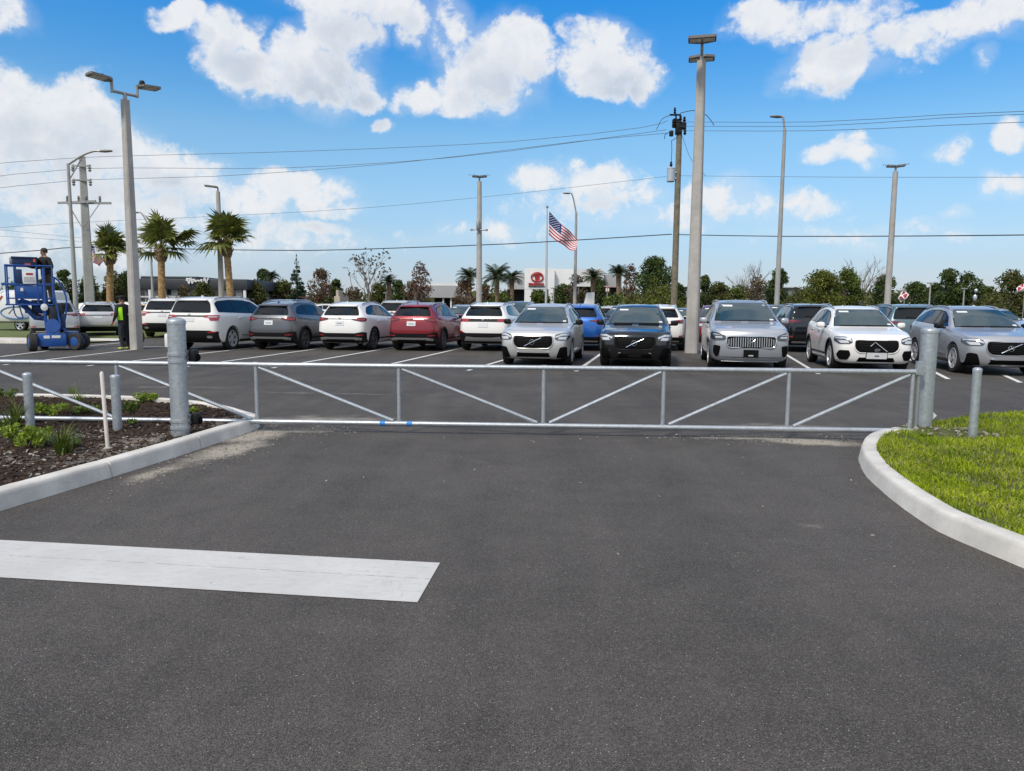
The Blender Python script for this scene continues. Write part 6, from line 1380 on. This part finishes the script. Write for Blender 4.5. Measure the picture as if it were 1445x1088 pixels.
def face(o,s,hd,mt):
    b=MB(); x,y,z=hd
    b.tube([(x,y-.080*s,z+.045*s),(x,y-.108*s,z-.0*s),(x,y-.088*s,z-.012*s)],[.008*s,.016*s,.01*s],6)
    for sx in(-1,1): b.lathe([(0,.03*s),(.018*s,.02*s),(.02*s,-.02*s),(0,-.03*s)],8,Matrix.Translation((x+sx*.078*s,y+.01*s,z+.0*s)))
    b.build('nose_and_ears',mt,o); b=MB()
    for sx in(-1,1): b.lathe([(0,.009*s),(.012*s,0),(0,-.009*s)],8,Matrix.Translation((x+sx*.032*s,y-.082*s,z+.035*s)))
    b.tube([(x-.025*s,y-.084*s,z-.045*s),(x,y-.092*s,z-.043*s),(x+.025*s,y-.084*s,z-.045*s)],.005*s,5); b.build('eyes_and_mouth',M_hair,o)
# worker on the ground, half hidden by the tall pole (local -y is his front)
q=G(176,493); s_=1.83
J,Ed,Rd,s=human(1.83,{'l':((-.33,-.02,1.15),(-.30,-.16,.92)),'r':((.30,.02,1.14),(.27,-.14,.93))},{'l':((-.13,-.03,.50),(-.15,.03,.09)),'r':((.11,-.02,.50),(.12,.04,.09))},(0,-.03))
def reg(p):
    z=p.z/s
    if z>1.50: return 0
    if abs(p.x)>.2*s and z<.93 and z>.7: return 4
    if z>.90: return 1
    return 2 if z>.085 else 3
o=person('person',(q.x,q.y,0),R(-110),'worker in black hooded jacket with a yellow green side panel, standing behind the light pole',J,Ed,Rd,([M_skin,M_cloth,M_jean,M_shoe,M_orange],reg)); face(o,s,J['skull'],M_skin)
hd=Vector(J['crown']); b=MB(); b.lathe([(.101*s,-.05),(.104*s,.0),(.09*s,.055),(.05*s,.085),(0,.095)],16,Matrix.Translation(hd-Vector((0,0,.02)))); b.build('hair',M_hair,o); b=MB(); b.bbox(hd.x-.09,hd.x+.09,hd.y-.23,hd.y-.02,hd.z-.035,hd.z-.012,.01); b.bbox(hd.x-.12,hd.x+.12,hd.y-.11,hd.y+.11,hd.z-.02,hd.z+.06,.03); b.build('cap',M_cloth,o)
b=MB()      # vest panel wrapped on the flank
rows=[(1.40,.205,.115),(1.30,.24,.15),(1.18,.235,.15),(1.06,.21,.14),(.98,.20,.14)]
vs=[];
for z,rx,ry in rows:
    for a in np.linspace(R(-50),R(55),9): vs.append((math.cos(a)*rx*1.04*s,math.sin(a)*ry*1.1*s,z*s))
b.add(vs,[(i*9+k,i*9+k+1,(i+1)*9+k+1,(i+1)*9+k) for i in range(4) for k in range(8)]); b.build('vest_panel',M_hiv,o)
b=MB(); vs=[]
for z,rx,ry in rows:
    for a in np.linspace(R(235),R(305),9): vs.append((math.cos(a)*rx*1.05*s,math.sin(a)*ry*1.16*s-.01,z*s))
b.add(vs,[(i*9+k,i*9+k+1,(i+1)*9+k+1,(i+1)*9+k) for i in range(4) for k in range(8)]); b.build('vest_panel',M_hiv,o)
# spare wheel leaning on the pole beside him
q=G(185,492.5); o=empty('spare_wheel',(q.x-.02,q.y+.12,.0),R(15),'large dark wheel standing against the foot of the tall left light pole','wheel'); wv=link(bpy.data.objects.new('tyre',wheel_meshes('dark')[0]),o); wv.location=(0,0,.40); wv.scale=(1.1,1.1,1.1); wv.rotation_euler=(0,0,math.pi); rr_=link(bpy.data.objects.new('rim',wheel_meshes('dark')[1]),wv)

# ================================================================ boom lift
S=.0233
q=G(83,493.5); LX,LY=q.x,q.y
M_lb=mat('lift_blue',(.006,.068,.29),.4,coat=.3,var=.12,scale=4); M_lbd=mat('lift_blue_dark',(.006,.03,.10),.5,var=.2,scale=5); M_mach=mat('machinery',(.02,.022,.026),.6,var=.4,scale=9); M_lt=mat('lift_tyre',(.028,.028,.028),.8)
LRZ=R(31); o=empty('boom_lift',(LX,LY,0),LRZ,'blue boom lift with a raised railed basket and its operator, at the left','boom lift')
o.scale=(.855,.85,1)
def lx(cx): return (cx/6.8-79)*S
def lz(cy): return (493.5-(340+cy/6.8))*S
b=MB(); b.bbox(lx(345),lx(620),-.65,.75,lz(1005),lz(885),.04); b.bbox(lx(310),lx(800),-.5,.9,lz(990),lz(940),.03); b.bbox(lx(600),lx(745),-.15,.95,lz(960),lz(868),.04); b.build('chassis',M_lb,o)
b=MB(); b.box(lx(402),lx(460),-.662,-.655,lz(925),lz(897)); b.box(lx(478),lx(562),-.662,-.655,lz(922),lz(897)); b.build('decal',M_paper,o)
for cx,y,r_,rz in((292,-.62,.285,12),(392,.85,.27,12),(708,-.55,.29,58),(780,.72,.27,58)):
    M=Matrix.Translation((lx(cx),y,r_))@Matrix.Rotation(R(rz),4,'Z')@Matrix.Rotation(R(90),4,'Y'); b=MB(); b.lathe([(r_*.5,-.12),(r_*.9,-.14),(r_,-.10),(r_,.10),(r_*.9,.14),(r_*.5,.12)],26,M); wv=b.build('wheel',M_lt,o)
    b=MB(); b.lathe([(0,.13),(r_*.2,.14),(r_*.25,.11),(r_*.52,.12),(r_*.55,.09),(0,-.11)],18,M); b.lathe([(0,-.13),(r_*.2,-.14),(r_*.52,-.12),(r_*.55,-.09)],18,M); b.build('rim',M_lb,wv)
b=MB(); b.bbox(lx(455),lx(545),-.40,.5,lz(875),lz(600),.04); b.bbox(lx(560),lx(612),-.35,.5,lz(860),lz(640),.04); b.bbox(lx(570),lx(672),-.1,.4,lz(640),lz(585),.05); b.bbox(lx(500),lx(600),-.2,.5,lz(875),lz(700),.04); b.build('turntable',M_mach,o)
b=MB(); b.bbox(lx(445),lx(560),-.52,-.44,lz(870),lz(760),.02); b.bbox(lx(575),lx(620),-.5,-.36,lz(830),lz(690),.02); b.build('side_cover',M_lbd,o)
b=MB()
for y in(-.55,.55): b.tube(spline([(lx(545),y,lz(860)),(lx(570),y,lz(800)),(lx(545),y,lz(640)),(lx(520),y,lz(470)),(lx(530),y,lz(345))],.1),.035,8)
b.tube(spline([(lx(520),-.4,lz(340)),(lx(570),-.4,lz(370)),(lx(620),-.4,lz(470)),(lx(640),-.4,lz(560)),(lx(625),-.4,lz(700)),(lx(590),-.4,lz(840))],.1),.03,8)
b.tube(spline([(lx(440),-.45,lz(860)),(lx(430),-.45,lz(740)),(lx(425),-.45,lz(640))],.1),.06,8); b.build('guard_tube',M_lb,o)
for y in(-.22,.22):
    b=MB(); b.tube([(lx(430),y,lz(740)),(lx(330),y,lz(730)),(lx(200),y,lz(590))],[.085,.09,.075],6); b.tube([(lx(460),y,lz(700)),(lx(330),y,lz(600)),(lx(200),y,lz(560))],[.07,.07,.06],6); b.build('boom_arm',M_lb,o)
b=MB(); b.tube([(lx(480),0,lz(640)),(lx(300),0,lz(660))],.055,10); b.tube([(lx(300),0,lz(660)),(lx(190),0,lz(590))],.03,8); b.build('hydraulic_ram',M_satin,o)
b=MB()
for k in range(5): b.tube(spline([(lx(430),-.3+.1*k,lz(690+8*k)),(lx(360),-.34+.1*k,lz(740-10*k)),(lx(280),-.3+.1*k,lz(640)),(lx(240),-.25+.1*k,lz(580))],.1),.016,5)
b.build('hose_bundle',M_mach,o)
b=MB(); b.bbox(lx(300),lx(420),-.15,.25,lz(690),lz(560),.03); b.bbox(lx(170),lx(260),-.2,.3,lz(600),lz(560),.02); b.build('valve_block',M_lbd,o)
b=MB(); b.bbox(lx(465),lx(540),-.5,-.42,lz(760),lz(620),.02); b.bbox(lx(560),lx(600),-.42,-.36,lz(690),lz(600),.01); b.build('control_box',M_mach,o)
b=MB(); b.tube(spline([(lx(410),-.45,lz(430)),(lx(420),-.45,lz(560)),(lx(470),-.45,lz(640)),(lx(540),-.45,lz(690)),(lx(570),-.45,lz(800)),(lx(630),-.45,lz(870))],.1),.045,8); b.build('guard_tube',M_lb,o)
b=MB(); b.tube(spline([(lx(135),-.3,lz(600)),(lx(140),-.3,lz(680)),(lx(170),-.3,lz(728)),(lx(225),-.3,lz(728))],.1),.025,6); b.tube(spline([(lx(185),-.3,lz(600)),(lx(215),-.3,lz(728))],.1),.025,6); b.build('platform_bracket',M_lb,o)
for k in range(3):
    b=MB(); zz=lz(870-40*k); b.lathe([(.20,-.025),(.23,-.025),(.23,.025),(.20,.025)],18,Matrix.Translation((lx(495),-.55,zz-.05))@Matrix.Rotation(R(80),4,'X')); b.build('cable_loop',M_lb,o)
# basket
bo=empty('basket',(0,0,0)); bo.parent=o
x0,x1,z0,z1=lx(82),lx(515),lz(598),lz(238); y0,y1=-.48,.55
b=MB(); b.bbox(x0-.06,x1,y0,y1,z0-.05,z0,.012); b.build('floor',M_lb,bo)
def rails(z,m=M_lb,r=.024,n='rail'):
    b=MB(); b.tube([(x0,y0,z),(x1,y0,z)],r,8); b.tube([(x0,y1,z),(x1,y1,z)],r,8); b.tube([(x0,y0,z),(x0,y1,z)],r,8); b.tube([(x1,y0,z),(x1,y1,z)],r,8); b.build(n,m,bo)
rails(z1); rails(lz(545),r=.02); b=MB(); b.bbox(x0-.15,x1-.05,y0-.03,y0+.03,lz(425),lz(403),.01); b.bbox(x0-.15,x0+.02,y0,y1,lz(425),lz(403),.01); b.build('mid_rail',M_lb,bo)
for xx in(x0,lx(163),lx(370),lx(435),x1):
    for yy in(y0,y1): b=MB(); b.tube([(xx,yy,z0),(xx,yy,z1 if xx not in(lx(435),) else lz(255))],.026 if xx!=lx(435) else .05,8); b.build('basket_post',M_lb,bo)
b=MB(); b.bbox(lx(168),lx(412),y0-.02,y0+.02,lz(545),lz(428),.01); b.build('toe_panel',M_lb,bo)
b=MB(); b.bbox(lx(240),lx(362),y0-.06,y0-.03,lz(410),lz(297),.01); p_=b.build('notice_panel',M_paper,bo); b=MB(); b.box(lx(272),lx(335),y0-.066,y0-.062,lz(326),lz(308)); b.build('red_heading',M_signred,p_); b=MB()
for k in range(4): b.box(lx(250),lx(350),y0-.066,y0-.062,lz(352+12*k),lz(348+12*k))
b.build('text_lines',M_satin,p_)
b=MB(); b.bbox(lx(170),lx(235),y0-.05,y0-.02,lz(405),lz(275),.01); b.build('notice_panel',M_lbd,bo); b=MB(); b.box(lx(212),lx(238),y0-.075,y0-.06,lz(478),lz(448)); b.build('warning_decal',M_paper,bo)
b=MB(); b.bbox(lx(150),lx(380),-.40,.15,lz(238),lz(158),.03); b.bbox(lx(140),lx(385),-.44,.19,lz(170),lz(156),.01); b.build('control_console',M_lbd,bo); b=MB(); b.bbox(lx(122),lx(152),-.3,.0,lz(225),lz(165),.02); b.build('junction_box',M_satin,bo)
b=MB(); b.box(lx(265),lx(318),-.445,-.405,lz(238),lz(218)); b.box(lx(345),lx(365),-.445,-.405,lz(205),lz(175)); b.build('red_button',M_orange,bo)
b=MB(); b.lathe([(0,.05),(.11,.03),(.12,0)],16,Matrix.Translation((lx(424),-.52,lz(630)))@Matrix.Rotation(R(90),4,'X')); b.build('lamp',M_paper,o)
# operator in the basket
hgt=lz(62)-z0; J,Ed,Rd,s=human(hgt,{'l':((-.36,-.14,1.16),(-.42,-.36,1.20)),'r':((.33,-.05,1.15),(.18,-.30,1.13))},{'l':((-.12,-.02,.50),(-.13,.03,.09)),'r':((.12,-.02,.50),(.13,.04,.09))},(0,-.05))
def reg2(p):
    z=p.z/s
    if z>1.50 or (z<1.26 and math.hypot(p.x,p.y)/s>.43): return 0
    return 1 if z>.92 else (2 if z>.08 else 3)
bpy.context.view_layer.update(); wp=o.matrix_world@Vector((lx(462),.10,z0))
o2=person('person',tuple(wp),R(-20),'lift operator in a black jacket standing in the raised blue basket',J,Ed,Rd,([M_skin,M_cloth,M_brown,M_black],reg2)); face(o2,s,J['skull'],M_skin)
hd=Vector(J['crown']); b=MB(); b.lathe([(.088*s,-.08),(.100*s,-.03),(.098*s,.02),(.08*s,.06),(.04*s,.085),(0,.09)],16,Matrix.Translation(hd-Vector((0,-.015,.01)))); b.build('hair',M_hair,o2)
c_=row(dk,79,31.5,'grey SUV half hidden right behind the blue lift',P_steel,R(-32),(1,1,1)); c_['group']=FAR; c_['category']='car'
